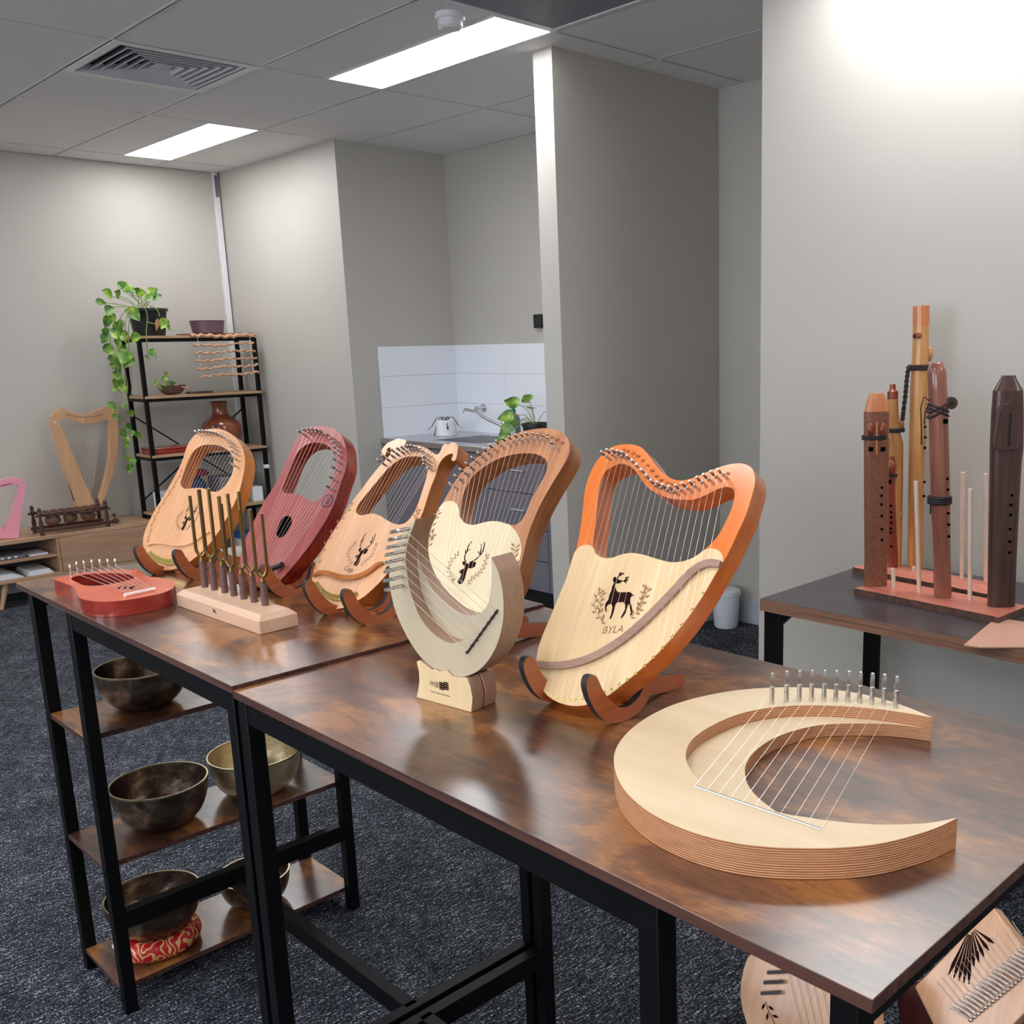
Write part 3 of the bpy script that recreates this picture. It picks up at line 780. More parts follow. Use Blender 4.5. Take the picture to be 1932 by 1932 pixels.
def note_labels(parent, names, pos, size, y=-.0004, mat='engrave', ang=0):
    m = MB()
    for nm, (x, z) in zip(names, pos):
        add_text(m, nm, size, lambda u, v, x=x, z=z: (x + u, y, z + v), ang)
    m.build('note_letters', mat, parent, smooth=20)
def soundboard(parent, poly, mat, y0=-.0012, holes=()):
    return MB().prism(poly, y0, .0008, 'y', holes, 0, 0).build('soundboard', mat, parent, bevel=.0004)
def wave_bridge(parent, path, ws, mat, h=.006, name='bridge'):
    p = spline(path, 6, False); n = len(p)
    w = [ws[0] + (ws[1] - ws[0]) * math.sin(PI * i / (n - 1)) ** .5 for i in range(n)]
    return MB().prism(ribbon(p, w), -h, -.0005, 'y', (), 0, 0).build(name, mat, parent, bevel=.0012)

# --- lyre 1: honey maple
F1 = Frame(onz(307, 1075, DZ + .014), 16, 33)
o1 = spline(F1.trace(C1, [(1000, 125), (1100, 122), (1200, 150), (1290, 210), (1370, 300), (1415, 400), (1430, 500), (1425, 600), (1400, 730), (1365, 870), (1310, 1010), (1240, 1150), (1180, 1260), (1115, 1365), (1000, 1520), (870, 1650), (735, 1755), (640, 1810), (560, 1832), (480, 1842), (400, 1835), (320, 1790), (250, 1710), (205, 1610), (190, 1500), (205, 1400), (250, 1280), (330, 1120), (430, 960), (520, 800), (610, 640), (680, 480), (720, 350), (790, 230), (880, 155)]), 3)
h1 = spline(F1.trace(C1, [(1000, 315), (1100, 322), (1190, 360), (1260, 420), (1290, 500), (1290, 600), (1265, 690), (1215, 780), (1150, 850), (1080, 885), (1010, 880), (940, 850), (850, 840), (760, 848), (690, 848), (650, 800), (655, 740), (690, 640), (740, 510), (800, 400), (880, 340), (940, 318)]), 3)
p1 = F1.trace(C1, plus([(826, 158), (875, 150), (917, 148), (958, 150), (1000, 155), (1037, 162), (1075, 172), (1112, 185), (1145, 205), (1180, 228), (1212, 255), (1237, 290), (1258, 340), (1270, 395), (1272, 462), (1266, 545)], 98, 62))
e1 = F1.trace(C1, lerp2((290, 1640), (700, 1700), 16))
L1 = lyre('lyre', 'honey coloured lyre farthest left, standing behind the tuning forks', F1, .034, o1, h1, 'maple', 'maple_side', p1, .031, e1)
emblem(L1, F1.trace(C1, [(722, 1215)])[0], .80)
wave_bridge(L1, F1.trace(C1, [(262, 1545), (350, 1515), (460, 1518), (600, 1540), (740, 1530), (860, 1475), (950, 1410), (1010, 1385)]), (.001, .0035), 'maple')
m = MB(); pg = F1.trace(C1, [(250, 1650), (290, 1608), (345, 1650), (430, 1692), (530, 1712), (630, 1705), (712, 1685), (742, 1700), (715, 1735), (620, 1768), (520, 1784), (420, 1768), (330, 1728), (265, 1680)])
m.prism(spline(pg, 3), -.0022, -.0003, 'y', (), 0, 0); m.build('tailpiece', 'brass', L1, bevel=.0005)
leafm = MB()
leaf_vine(leafm, F1.trace(C1, [(250, 1500), (300, 1300), (380, 1120), (480, 960), (590, 780), (680, 600)]), -.0004, .0004, .005, 16)
leafm.build('leaf_vine', 'engrave_lt', L1)
note_labels(L1, ['G', 'A', 'B', 'C', 'D', 'E', 'F', 'G', 'A', 'B'], F1.trace(C1, [(1135, 175), (1170, 182), (1208, 195), (1245, 212), (1280, 238), (1312, 268), (1345, 305), (1370, 350), (1385, 405), (1392, 455)]), .006)
tipz = DZ + .080
hook_stand('plywood stand under the honey coloured leftmost lyre', onz(258, 1031, tipz), onz(331, 1039, tipz), F1, .034)

# --- lyre 2: rose red mahogany
F2 = Frame(onz(483, 1110, DZ + .014), 12, 33)
o2 = spline(F2.trace(C2, [(830, 72), (920, 72), (1010, 95), (1080, 150), (1120, 230), (1135, 320), (1137, 420), (1120, 510), (1085, 610), (1050, 720), (1005, 840), (940, 970), (860, 1100), (780, 1220), (700, 1320), (620, 1420), (550, 1500), (490, 1560), (430, 1600), (360, 1620), (280, 1615), (200, 1580), (150, 1520), (120, 1440), (115, 1350), (140, 1240), (180, 1130), (230, 1020), (300, 880), (370, 760), (440, 650), (500, 540), (560, 400), (610, 290), (660, 190), (720, 120), (770, 88)]), 3)
h2 = spline(F2.trace(C2, [(830, 228), (900, 238), (960, 262), (1005, 310), (1030, 380), (1033, 450), (1020, 530), (990, 620), (945, 695), (890, 755), (830, 795), (780, 780), (720, 745), (660, 722), (600, 718), (550, 712), (522, 680), (540, 620), (580, 510), (630, 390), (680, 310), (750, 250)]), 3)
p2 = F2.trace(C2, plus([(668, 112), (715, 95), (755, 92), (795, 92), (835, 100), (870, 108), (935, 145), (965, 180), (988, 215), (1000, 262), (1005, 312), (1003, 378), (992, 455), (970, 550), (942, 637)], 95, 62))
e2 = F2.trace(C2, lerp2((185, 1480), (470, 1500), 15))
L2 = lyre('lyre', 'rose red lyre with oval sound hole behind the tuning forks', F2, .034, o2, h2, 'mahog', 'mahog_side', p2, .031, e2)
m = MB().prism(spline(F2.trace(C2, [(575, 932), (608, 950), (612, 1000), (582, 1070), (530, 1130), (490, 1138), (468, 1108), (480, 1050), (510, 980), (540, 945)]), 4), -.0006, -.0002, 'y', (), 0, 0)
m.build('sound_hole', 'hole_black', L2)
rg = F2.trace(C2, [(940, 735), (990, 732), (1010, 760), (1000, 810), (975, 842), (925, 848), (900, 825), (910, 775)]); cc = (sum(p[0] for p in rg) / 8, sum(p[1] for p in rg) / 8)
rgs = spline(rg, 4); rgi = [(cc[0] + (x - cc[0]) * .82, cc[1] + (z - cc[1]) * .82) for x, z in rgs]
m = MB().prism(rgs, -.0006, -.0002, 'y', [rgi], 0, 0)
for k in range(3):
    zc = cc[1] + (k - 1) * .0052
    m.prism(ribbon(spline([(cc[0] - .005, zc - .001), (cc[0] - .001, zc + .0015), (cc[0] + .002, zc - .001), (cc[0] + .006, zc + .0012)], 4, False), .0008), -.0006, -.0002, 'y', (), 0, 0)
m.build('maker_mark', 'navy', L2)
m = MB(); br = F2.trace(C2, [(410, 1470), (555, 1415)])
m.tube([(br[0][0], -.010, br[0][1]), (br[1][0], -.010, br[1][1])], .006, 14); m.build('bridge', 'blackplastic', L2)
m = MB().prism(spline(F2.trace(C2, [(170, 1500), (200, 1545), (270, 1575), (350, 1580), (430, 1550), (490, 1510), (480, 1540), (410, 1585), (330, 1605), (240, 1595), (180, 1550)]), 3), -.0022, -.0003, 'y', (), 0, 0)
m.build('tailpiece', 'brass', L2)
tR = onz(496, 1068, tipz); hook_stand('plywood stand under the rose red lyre', tR + Vector((-.012, .128, 0)), tR, F2, .034)

# --- lyre 3: pinkish beech with two carved horns
F3 = Frame(onz(627, 1148, DZ + .014), 10, 35)
o3 = F3.trace(C3, [(760, 215), (775, 180), (820, 130), (880, 105), (930, 85), (955, 100), (985, 97), (1000, 120), (985, 150), (1040, 150), (1080, 152), (1130, 158), (1190, 180), (1245, 215), (1290, 245), (1325, 215), (1345, 165), (1375, 137), (1400, 150), (1425, 132), (1460, 125), (1495, 158), (1492, 200), (1485, 250), (1472, 292), (1450, 305), (1432, 288), (1446, 250), (1440, 232), (1410, 238), (1365, 265), (1325, 315), (1300, 370), (1285, 430), (1240, 540), (1200, 660), (1160, 790), (1110, 900), (1040, 1030), (950, 1180), (880, 1290), (820, 1380), (750, 1460), (680, 1530), (600, 1600), (520, 1650), (430, 1700), (350, 1722), (270, 1725), (180, 1690), (120, 1620), (93, 1530), (95, 1440), (120, 1330), (170, 1210), (240, 1070), (320, 940), (400, 820), (480, 690), (560, 590), (640, 480), (720, 380), (785, 310), (830, 262), (850, 225), (852, 190), (840, 172), (818, 185), (805, 220), (800, 248), (778, 240)])
h3 = spline(F3.trace(C3, [(1070, 260), (1140, 265), (1190, 300), (1205, 380), (1190, 470), (1150, 600), (1110, 720), (1060, 820), (1000, 890), (940, 912), (880, 905), (810, 870), (740, 825), (680, 808), (620, 815), (560, 825), (520, 800), (525, 750), (570, 680), (660, 570), (750, 460), (830, 370), (920, 300), (1000, 265)]), 3)
p3 = F3.trace(C3, plus([(718, 290), (762, 250), (805, 215), (850, 195), (900, 180), (940, 168), (975, 155), (1005, 155), (1035, 155), (1075, 165), (1110, 185), (1140, 205), (1155, 260), (1155, 300), (1155, 335)], 96, 66))
e3 = F3.trace(C3, lerp2((165, 1530), (500, 1600), 15))
L3 = lyre('lyre', 'peach coloured lyre with two carved horns on top', F3, .036, spline(o3, 2), h3, 'beechp', 'beechp_side', p3, .031, e3, bev=.0012)
emblem(L3, F3.trace(C3, [(565, 1170)])[0], .86)
wave_bridge(L3, F3.trace(C3, [(118, 1412), (190, 1385), (270, 1392), (370, 1425), (460, 1435), (560, 1420), (660, 1370), (740, 1310), (795, 1290)]), (.0015, .005), 'beechp_side', .008)
m = MB(); m.prism(ribbon(spline(F3.trace(C3, [(130, 1388), (190, 1360), (270, 1365), (360, 1395), (450, 1408), (560, 1390), (650, 1345), (720, 1298), (760, 1285)]), 5, False), .0004), -.0005, -.0002, 'y', (), 0, 0)
m.build('carved_line', 'engrave', L3)
m = MB().prism(spline(F3.trace(C3, [(113, 1500), (150, 1462), (195, 1515), (262, 1568), (340, 1590), (430, 1592), (495, 1572), (530, 1562), (545, 1590), (515, 1622), (450, 1640), (370, 1650), (280, 1638), (200, 1595), (140, 1548)]), 3), -.0022, -.0003, 'y', (), 0, 0)
m.build('tailpiece', 'brass', L3, bevel=.0005)
m = MB()
for (x, z) in F3.trace(C3, [(160, 1540), (185, 1562), (212, 1582), (240, 1600), (270, 1615), (300, 1625), (330, 1632), (362, 1637), (395, 1640)]): m.ball((x, -.0026, z), .0012, 8)
m.build('tail_beads', 'ivory', L3)
m = MB(); cpt = F3.trace(C3, [(452, 1342)])[0]; add_text(m, 'Cega', .014, lambda u, v: (cpt[0] + u, -.0004, cpt[1] + v), -.12, .35); m.build('maker_script', 'engrave', L3)
leafm = MB()
leaf_vine(leafm, F3.trace(C3, [(130, 1400), (160, 1260), (240, 1080), (330, 930), (420, 800), (520, 690)]), -.0004, .0003, .007, 14)
leaf_vine(leafm, F3.trace(C3, [(1080, 860), (1105, 800), (1120, 770)]), -.0004, .0003, .006, 6)
leafm.build('leaf_vine', 'engrave_lt', L3)
note_labels(L3, ['B', 'A', 'G', 'F', 'E', 'D', 'C', 'B', 'A', 'G'], F3.trace(C3, [(1150, 178), (1180, 190), (1210, 208), (1235, 232), (1255, 262), (1268, 292), (1275, 322), (1278, 352), (1280, 380), (1275, 402)]), .0068)
hook_stand('plywood stand under the peach coloured horned lyre', onz(578, 1097, tipz), onz(650, 1114, tipz), F3, .036)

# --- lyre 4: cherry with cream soundboard
o4 = spline(F4.trace(C4, [(1000, 90), (1100, 82), (1200, 100), (1270, 140), (1305, 200), (1310, 270), (1290, 340), (1240, 430), (1160, 560), (1090, 680), (1030, 800), (980, 920), (945, 1020), (920, 1120), (895, 1230), (865, 1340), (820, 1450), (750, 1570), (650, 1740), (545, 1860), (440, 1895), (335, 1850), (235, 1720), (165, 1560), (110, 1400), (82, 1280), (74, 1150), (78, 1060), (100, 960), (145, 860), (205, 735), (270, 620), (330, 520), (400, 430), (480, 360), (560, 290), (650, 230), (750, 170), (870, 120)]), 3)
h4 = spline(F4.trace(C4, [(950, 300), (1020, 308), (1080, 335), (1110, 370), (1112, 430), (1090, 500), (1030, 600), (980, 700), (940, 800), (900, 870), (860, 910), (820, 922), (760, 910), (700, 892), (620, 890), (550, 905), (470, 922), (410, 905), (370, 860), (358, 780), (375, 690), (410, 600), (470, 500), (540, 440), (620, 385), (700, 345), (800, 315), (880, 302)]), 3)
p4 = F4.trace(C4, plus([(255, 555), (300, 490), (345, 435), (395, 385), (443, 335), (497, 295), (548, 262), (598, 228), (655, 195), (713, 175), (762, 160), (815, 145), (868, 137), (912, 130), (965, 130), (1010, 140), (1060, 150), (1095, 170), (1130, 210)], 92, 66))
e4 = F4.trace(C4, lerp2((200, 1500), (690, 1560), 19))
L4 = lyre('lyre', 'cherry brown lyre with cream soundboard behind upright crescent harp', F4, .040, o4, h4, 'cherry', 'cherry_side', p4, .031, e4)
sb = spline(F4.trace(C4, [(180, 775), (220, 730), (270, 715), (320, 730), (350, 780), (354, 850)]), 3, False) + spline(F4.trace(C4, [(400, 908), (470, 925), (550, 907), (620, 892), (700, 894), (760, 912), (800, 930), (860, 1000), (888, 1080), (893, 1150), (880, 1230), (850, 1340), (800, 1450), (730, 1550), (640, 1640), (540, 1700), (450, 1690), (380, 1660), (320, 1600), (260, 1530), (200, 1450), (130, 1405), (98, 1300), (82, 1180), (84, 1060), (106, 960), (130, 880)]), 3, False)
soundboard(L4, sb, 'spruce_pale')
emblem(L4, EC, 1.0, -.0018)
leafm = MB()
leaf_vine(leafm, F4.trace(C4, [(105, 1050), (115, 950), (150, 860), (190, 790)]), -.0015, .0004, .007, 10)
leaf_vine(leafm, F4.trace(C4, [(90, 1110), (110, 1040), (138, 995)]), -.0015, .0004, .007, 6)
leaf_vine(leafm, F4.trace(C4, [(845, 1290), (830, 1200), (838, 1140), (845, 1095)]), -.0015, .0004, .008, 8)
leafm.build('leaf_vine', 'engrave_lt', L4)
note_labels(L4, ['C3', 'B2', 'A2', 'G2', 'F2'], F4.trace(C4, [(1070, 140), (1118, 152), (1160, 165), (1203, 187), (1250, 215)]), .0082)
note_labels(L4, ['E4', 'D4', 'C4', 'B3', 'A3', 'G3'], F4.trace(C4, [(380, 530), (440, 480), (480, 400), (560, 325), (620, 270), (690, 225)]), .006)
cx4 = onz(750, 1192, DZ); cc4 = Vector((-.705, -2.868, 0))
hook_stand('plywood stand under the cherry brown lyre', onz(765, 1138, tipz), onz(846, 1166, tipz), F4, .040)

# --- lyre 5: orange harp-shaped lyre
F5 = Frame(onz(1092, 1342, DZ + .012), 7, 33)
o5 = spline(F5.trace(C5, [(640, 150), (700, 130), (770, 128), (830, 145), (870, 185), (910, 240), (950, 290), (1000, 330), (1050, 352), (1110, 352), (1180, 330), (1260, 295), (1350, 262), (1420, 248), (1480, 250), (1525, 275), (1545, 320), (1545, 380), (1528, 450), (1490, 570), (1440, 680), (1380, 810), (1310, 930), (1220, 1085), (1120, 1230), (1010, 1365), (900, 1480), (800, 1570), (720, 1635), (640, 1700), (560, 1742), (470, 1770), (380, 1770), (300, 1745), (230, 1695), (190, 1620), (175, 1540), (180, 1440), (210, 1340), (260, 1220), (310, 1100), (360, 980), (400, 870), (430, 760), (450, 650), (465, 540), (475, 440), (490, 370), (520, 290), (570, 210)]), 3)
h5 = spline(F5.trace(C5, [(640, 275), (700, 250), (760, 265), (800, 300), (830, 345), (870, 395), (930, 435), (1000, 465), (1080, 475), (1160, 475), (1240, 445), (1310, 410), (1370, 395), (1410, 410), (1418, 450), (1400, 530), (1350, 640), (1300, 720), (1230, 790), (1170, 835), (1100, 862), (1020, 868), (940, 850), (860, 825), (780, 810), (710, 820), (650, 840), (590, 840), (550, 815), (530, 765), (540, 660), (555, 530), (565, 420), (580, 350), (605, 300)]), 3)
p5 = F5.trace(C5, plus([(590, 183), (625, 170), (660, 170), (690, 178), (720, 185), (750, 208), (783, 238), (808, 265), (843, 298), (872, 332), (900, 362), (938, 375), (975, 390), (1015, 400), (1055, 393), (1097, 382), (1142, 370), (1188, 345), (1230, 328), (1275, 310), (1320, 298)], 52, 47))
e5 = F5.trace(C5b, [(207, 1570), (243, 1600), (283, 1617), (325, 1627), (370, 1630), (418, 1627), (467, 1618), (517, 1608), (570, 1592), (623, 1572), (677, 1547), (733, 1513), (790, 1478), (852, 1434), (915, 1378), (981, 1315), (1047, 1245), (1118, 1165), (1188, 1077), (1263, 968), (1340, 850)])
L5 = lyre('lyre', 'orange harp-shaped lyre with pale soundboard and standing deer emblem', F5, .038, o5, h5, 'orange', 'orange_side', p5, .031, e5)
sb = spline(F5.trace(C5, [(412, 812), (450, 770), (500, 761), (528, 772)]), 4, False) + spline(F5.trace(C5, [(548, 817), (590, 842), (650, 842), (710, 822), (780, 812), (860, 827), (940, 852), (1020, 870), (1100, 864), (1170, 837), (1225, 797)]), 3, False) + \
     spline(F5.trace(C5, [(1235, 790), (1275, 782), (1318, 795), (1345, 825), (1352, 862)]), 3, False) + spline(F5.trace(C5, [(1310, 930), (1220, 1085), (1120, 1230), (1010, 1365), (900, 1480), (800, 1570), (720, 1635), (640, 1700), (560, 1742), (470, 1770), (380, 1770), (300, 1745), (230, 1695), (190, 1620), (175, 1540), (180, 1440), (210, 1340), (260, 1220), (310, 1100), (360, 980)]), 3, False)
soundboard(L5, [(x * .998, z * .999 + .0003) for x, z in sb], 'spruce')
br5 = F5.trace(C5, [(166, 1512), (280, 1525), (400, 1515), (530, 1475), (660, 1405), (780, 1318), (880, 1228), (970, 1138), (1050, 1055), (1130, 965), (1200, 908), (1270, 883), (1338, 890)])
wave_bridge(L5, br5, (.0045, .006), 'bridge_wood', .007)
deer = F5.trace(C5, [(672, 962), (660, 970), (657, 985), (666, 1000), (655, 1020), (648, 1050), (635, 1080), (630, 1105), (612, 1130), (607, 1150), (612, 1180), (618, 1182), (616, 1150), (630, 1137), (645, 1130), (655, 1150), (650, 1185), (637, 1225), (645, 1228), (662, 1185), (672, 1140), (680, 1125), (720, 1120), (735, 1135), (735, 1165), (720, 1195), (705, 1220), (713, 1222), (735, 1192), (748, 1150), (755, 1130), (765, 1160), (771, 1185), (765, 1204), (772, 1206), (781, 1180), (775, 1150), (765, 1110), (770, 1090), (791, 1079), (780, 1070), (765, 1058), (730, 1060), (690, 1060), (678, 1045), (672, 1020), (676, 1005), (700, 1003), (712, 997), (700, 985), (690, 975), (680, 968)])
m = MB().prism(deer, -.0018, -.0013, 'y', (), 0, 0)
for a in ([(686, 972), (698, 952), (715, 934)], [(697, 955), (728, 940)], [(700, 950), (700, 936)], [(696, 985), (722, 990), (742, 978), (757, 962)], [(725, 990), (752, 984)], [(728, 990), (742, 1001)], [(738, 980), (742, 962)]):
    m.prism(ribbon(F5.trace(C5, a), .0008), -.0018, -.0013, 'y', (), 0, 0)
m.build('deer_emblem', 'engrave', L5, smooth=20)
for pts_, sz_, n_ in (([(585, 1250), (595, 1235), (570, 1205), (548, 1170), (545, 1120), (562, 1070), (575, 1055)], .0052, 12), ([(580, 1190), (578, 1140), (590, 1085), (603, 1040)], .0045, 8),
                      ([(765, 1220), (800, 1190), (830, 1160), (850, 1110), (872, 1060), (882, 1025)], .0052, 12), ([(800, 1165), (835, 1120), (850, 1060), (865, 1005)], .0045, 8)):
    m = MB(); leaf_vine(m, F5.trace(C5, pts_), -.0018, .0003, sz_, n_); m.build('leaf_wreath', 'engrave_lt', L5, smooth=20)
m = MB(); a, b = F5.trace(C5, [(603, 1300), (715, 1292)])
ca = ((a[0] + b[0]) / 2, (a[1] + b[1]) / 2); an = math.atan2(b[1] - a[1], b[0] - a[0])
add_text(m, 'BYLA', .0155, lambda u, v: (ca[0] + u, -.0016, ca[1] + v), an, .3); m.build('maker_script', 'engrave_lt', L5)
m = MB()
for (x, z) in e5: m.tube([(x + .0016 * math.cos(q), -.0018, z + .0016 * math.sin(q)) for q in [2 * PI * k / 10 for k in range(10)]], .0008, 6, closed=True)
m.build('string_eyelets', 'brass', L5)
note_labels(L5, ['A3', 'B3', 'C4', 'D4', 'E4', 'F4', 'G4', 'A4', 'B4', 'C5', 'D5', 'E5', 'F5', 'G5', 'A5', 'B5', 'E6'],
            F5.trace(C5, [(722, 165), (752, 172), (785, 187), (815, 205), (843, 232), (873, 263), (903, 295), (930, 330), (960, 355), (998, 374), (1030, 384), (1070, 392), (1118, 385), (1160, 372), (1205, 355), (1250, 335), (1380, 312)]), .0062)
hook_stand('plywood stand under the orange harp-shaped lyre', onz(990, 1242, tipz), onz(1108, 1277, tipz), F5, .038)

# ------------------------------------------------------------------ UPRIGHT CRESCENT HARP on its block
bl, frp = onz(784.6, 1316, DZ), onz(889, 1344.5, DZ)
psiB = math.degrees(math.atan2(frp.x - bl.x, -(frp.y - bl.y)))
FB = Frame((bl + frp) / 2, psiB, 0)
CM = (700, 930, 4.492)
blk = thing('harp_block', 'plywood block stand with burnt lettering under the upright crescent harp', 'stand', FB.o + Vector((0, 0, .0002)), FB.rot)
poly = FB.trace(CM, [(383, 1735), (395, 1690), (408, 1600), (405, 1520), (385, 1430), (410, 1420), (470, 1465), (515, 1500), (540, 1492), (580, 1515), (640, 1505), (690, 1555), (740, 1565), (800, 1568), (815, 1575), (840, 1640), (860, 1740), (850, 1862)])
poly = [(x, max(z, 0)) for x, z in poly]; poly[0] = (poly[0][0], 0); poly[-1] = (poly[-1][0], 0)
m = MB().prism(poly, 0, .0235, 'y').prism(poly, .0265, .05, 'y')
m.build('block_halves', ['birch_block', 'ply_up'], blk, bevel=.0012)
MB().prism([(x * .99, z * .98) for x, z in poly], .0235, .0265, 'y').build('dark_inlay', 'mahog_side', blk)
def bp(u, v):
    q = FB.at(CM[0] + u / CM[2], CM[1] + v / CM[2]); return q
m = MB(); c = bp(538, 1625); add_text(m, '中国', .0095, lambda u, v: (c[0] + u, -.0003, c[1] + v), 0); m.build('lettering', 'engrave', blk)
m = MB()
for (u0, u1) in ((583, 616), (622, 655)):
    a = bp(u0, 1665); b = bp(u1, 1610); sq = [(a[0], a[1]), (b[0], a[1]), (b[0], b[1]), (a[0], b[1])]
    w, h = b[0] - a[0], b[1] - a[1]
    hs = [[(a[0] + w * p, a[1] + h * q), (a[0] + w * (p + .22), a[1] + h * q), (a[0] + w * (p + .22), a[1] + h * (q + .12)), (a[0] + w * p, a[1] + h * (q + .12))] for p in (.15, .6) for q in (.12, .42, .72)]
    m.prism(sq, -.0005, -.0001, 'y', hs, 0, 0)
m.build('seal_marks', 'engrave', blk)
m = MB(); c = bp(588, 1703); add_text(m, 'Artist Collaboration Series', .0036, lambda u, v: (c[0] + u, -.0003, c[1] + v), -.01); m.build('small_lettering', 'engrave', blk)
TM = .042
FM = Frame(FB.o + FB.back * .004, psiB, 0)
outer = spline(FM.trace(CM, [(378, 222), (300, 285), (229, 397), (184, 503), (157, 620), (155, 760), (175, 880), (210, 1010), (265, 1140), (335, 1270), (420, 1390), (520, 1480), (640, 1540), (760, 1560), (870, 1530), (965, 1455), (1045, 1335), (1095, 1200), (1122, 1050), (1120, 900), (1105, 780), (1078, 670), (1045, 600), (1018, 545)]), 4, False)
in1 = spline(FM.trace(CM, [(1018, 545), (1022, 650), (1020, 780), (1005, 900), (985, 1000), (940, 1090), (870, 1180), (780, 1250), (680, 1274), (590, 1238), (500, 1165), (420, 1060), (360, 920), (320, 780), (298, 620), (298, 500), (320, 400), (350, 305), (378, 222)]), 4, False)
in2 = [in1[0]] + spline(FM.trace(CM, [(1020, 640), (1021, 740), (1010, 850), (985, 950), (930, 1012), (860, 1040), (790, 1030), (700, 985), (600, 900), (510, 800), (440, 680), (402, 560), (396, 450), (414, 330), (440, 255)], TM / 2), 4, False) + [in1[-1]]
ch = thing('crescent_harp', 'upright plywood crescent moon harp standing in its block', 'harp', FM.o, FM.rot)
m = MB().prism(outer + in1[1:-1], 0, TM / 2, 'y').prism(outer + in2[1:-1], TM / 2 + .0003, TM, 'y')
m.build('body', ['birch_up', 'ply_up'], ch, bevel=.0006)
pb = FM.trace(CM, [(325, 300), (305, 365), (290, 430), (280, 492), (273, 557), (268, 630), (268, 707), (275, 783)])
eb = FM.trace(CM, [(1068, 1010), (1035, 1055), (1003, 1100), (970, 1148), (937, 1195), (903, 1245), (865, 1292), (825, 1345)])
first = None
for (x, z) in pb:
    if first is None: first = pin_mb(.036, .0028).build('tuning_pin', 'chrome', ch); o = first
    else: o = first.copy(); COL.objects.link(o)
    o.location = (x, 0, z)
for (a, b) in zip(pb, eb): MB().tube([(a[0], -.010, a[1]), (b[0], -.002, b[1])], .0004, 5).build('string', 'string', ch)
m = MB(); a, b = FM.trace(CM, [(1078, 990), (815, 1358)]); m.tube([(a[0], -.0015, a[1]), (b[0], -.0015, b[1])], .0014, 8)
for q in eb: m.ball((q[0], -.003, q[1]), .0022, 8)
m.build('string_rail', 'braid', ch)

# ------------------------------------------------------------------ FLAT CRESCENT HARP
TZ = .033; CF = (1130, 1260, 2.6833)
o_ = onz(1480, 1480, DZ)
def fl(pts, z):
    return [((onz(CF[0] + x / CF[2], CF[1] + y / CF[2], DZ + z) - o_).x, (onz(CF[0] + x / CF[2], CF[1] + y / CF[2], DZ + z) - o_).y) for x, y in pts]
fh = thing('crescent_harp', 'large plywood crescent moon harp lying flat on the near desk', 'harp', (o_.x, o_.y, DZ + .0005))
outer = spline(fl([(1688, 252), (1640, 232), (1560, 200), (1480, 172), (1380, 145), (1280, 125), (1150, 108), (1000, 100), (850, 103), (700, 115), (550, 140), (400, 180), (280, 232), (180, 297), (110, 370), (78, 440), (80, 510), (110, 590), (170, 665), (260, 735), (380, 797), (520, 848), (700, 890), (880, 910), (1050, 915), (1220, 912), (1400, 895), (1550, 862), (1700, 815), (1815, 762)], TZ), 3, False)
in1 = spline(fl([(1815, 760), (1700, 783), (1600, 792), (1450, 796), (1300, 789), (1150, 774), (1050, 758), (960, 745), (850, 716), (740, 680), (640, 640), (555, 597), (487, 548), (450, 490), (440, 430), (472, 365), (560, 300), (700, 238), (850, 205), (1000, 192), (1150, 192), (1300, 200), (1450, 215), (1580, 234), (1688, 254)], TZ), 3, False)
tail = spline(fl([(1815, 760), (1700, 783), (1600, 792), (1450, 796), (1300, 789), (1150, 774), (1050, 758), (965, 746)], TZ), 3, False)
in2 = tail[:-1] + spline(fl([(940, 760), (870, 712), (800, 655), (757, 600), (740, 545), (745, 490), (790, 425), (880, 362), (1000, 318), (1120, 293), (1250, 285), (1400, 286), (1500, 291), (1600, 302)], TZ * .5), 3, False) + [in1[-1]]
m = MB().prism(outer + in1[1:-1], TZ * .52, TZ, 'z').prism(outer + in2[1:-1], 0, TZ * .52 - .0003, 'z')
m.build('body', ['birch', 'ply_flat'], fh, bevel=.0005)
pbf = fl([(876, 185), (949, 175), (1014, 172), (1076, 170), (1139, 170), (1199, 172), (1261, 175), (1320, 180), (1381, 187), (1441, 193), (1502, 205)], TZ)
ebf = fl([(483, 605), (545, 628), (603, 650), (663, 668), (725, 690), (785, 712), (848, 733), (913, 755), (983, 778), (1052, 800), (1125, 825)], TZ)
mp = pin_mb(.044, .0034); first = mp.build('tuning_pin', 'chrome', fh, tr=Matrix.Rotation(-PI / 2, 4, 'X'))
for i, (x, y) in enumerate(pbf):
    o = first if i == 0 else first.copy()
    if i: COL.objects.link(o)
    o.location = (x, y, TZ)
for (a, b) in zip(pbf, ebf): MB().tube([(a[0], a[1], TZ + .016), (b[0], b[1], TZ + .001)], .00024, 5).build('string', 'string', fh)
m = MB(); m.tube([(ebf[0][0], ebf[0][1], TZ + .001), (ebf[-1][0], ebf[-1][1], TZ + .001)], .0012, 8); m.build('string_rail', 'chrome', fh)

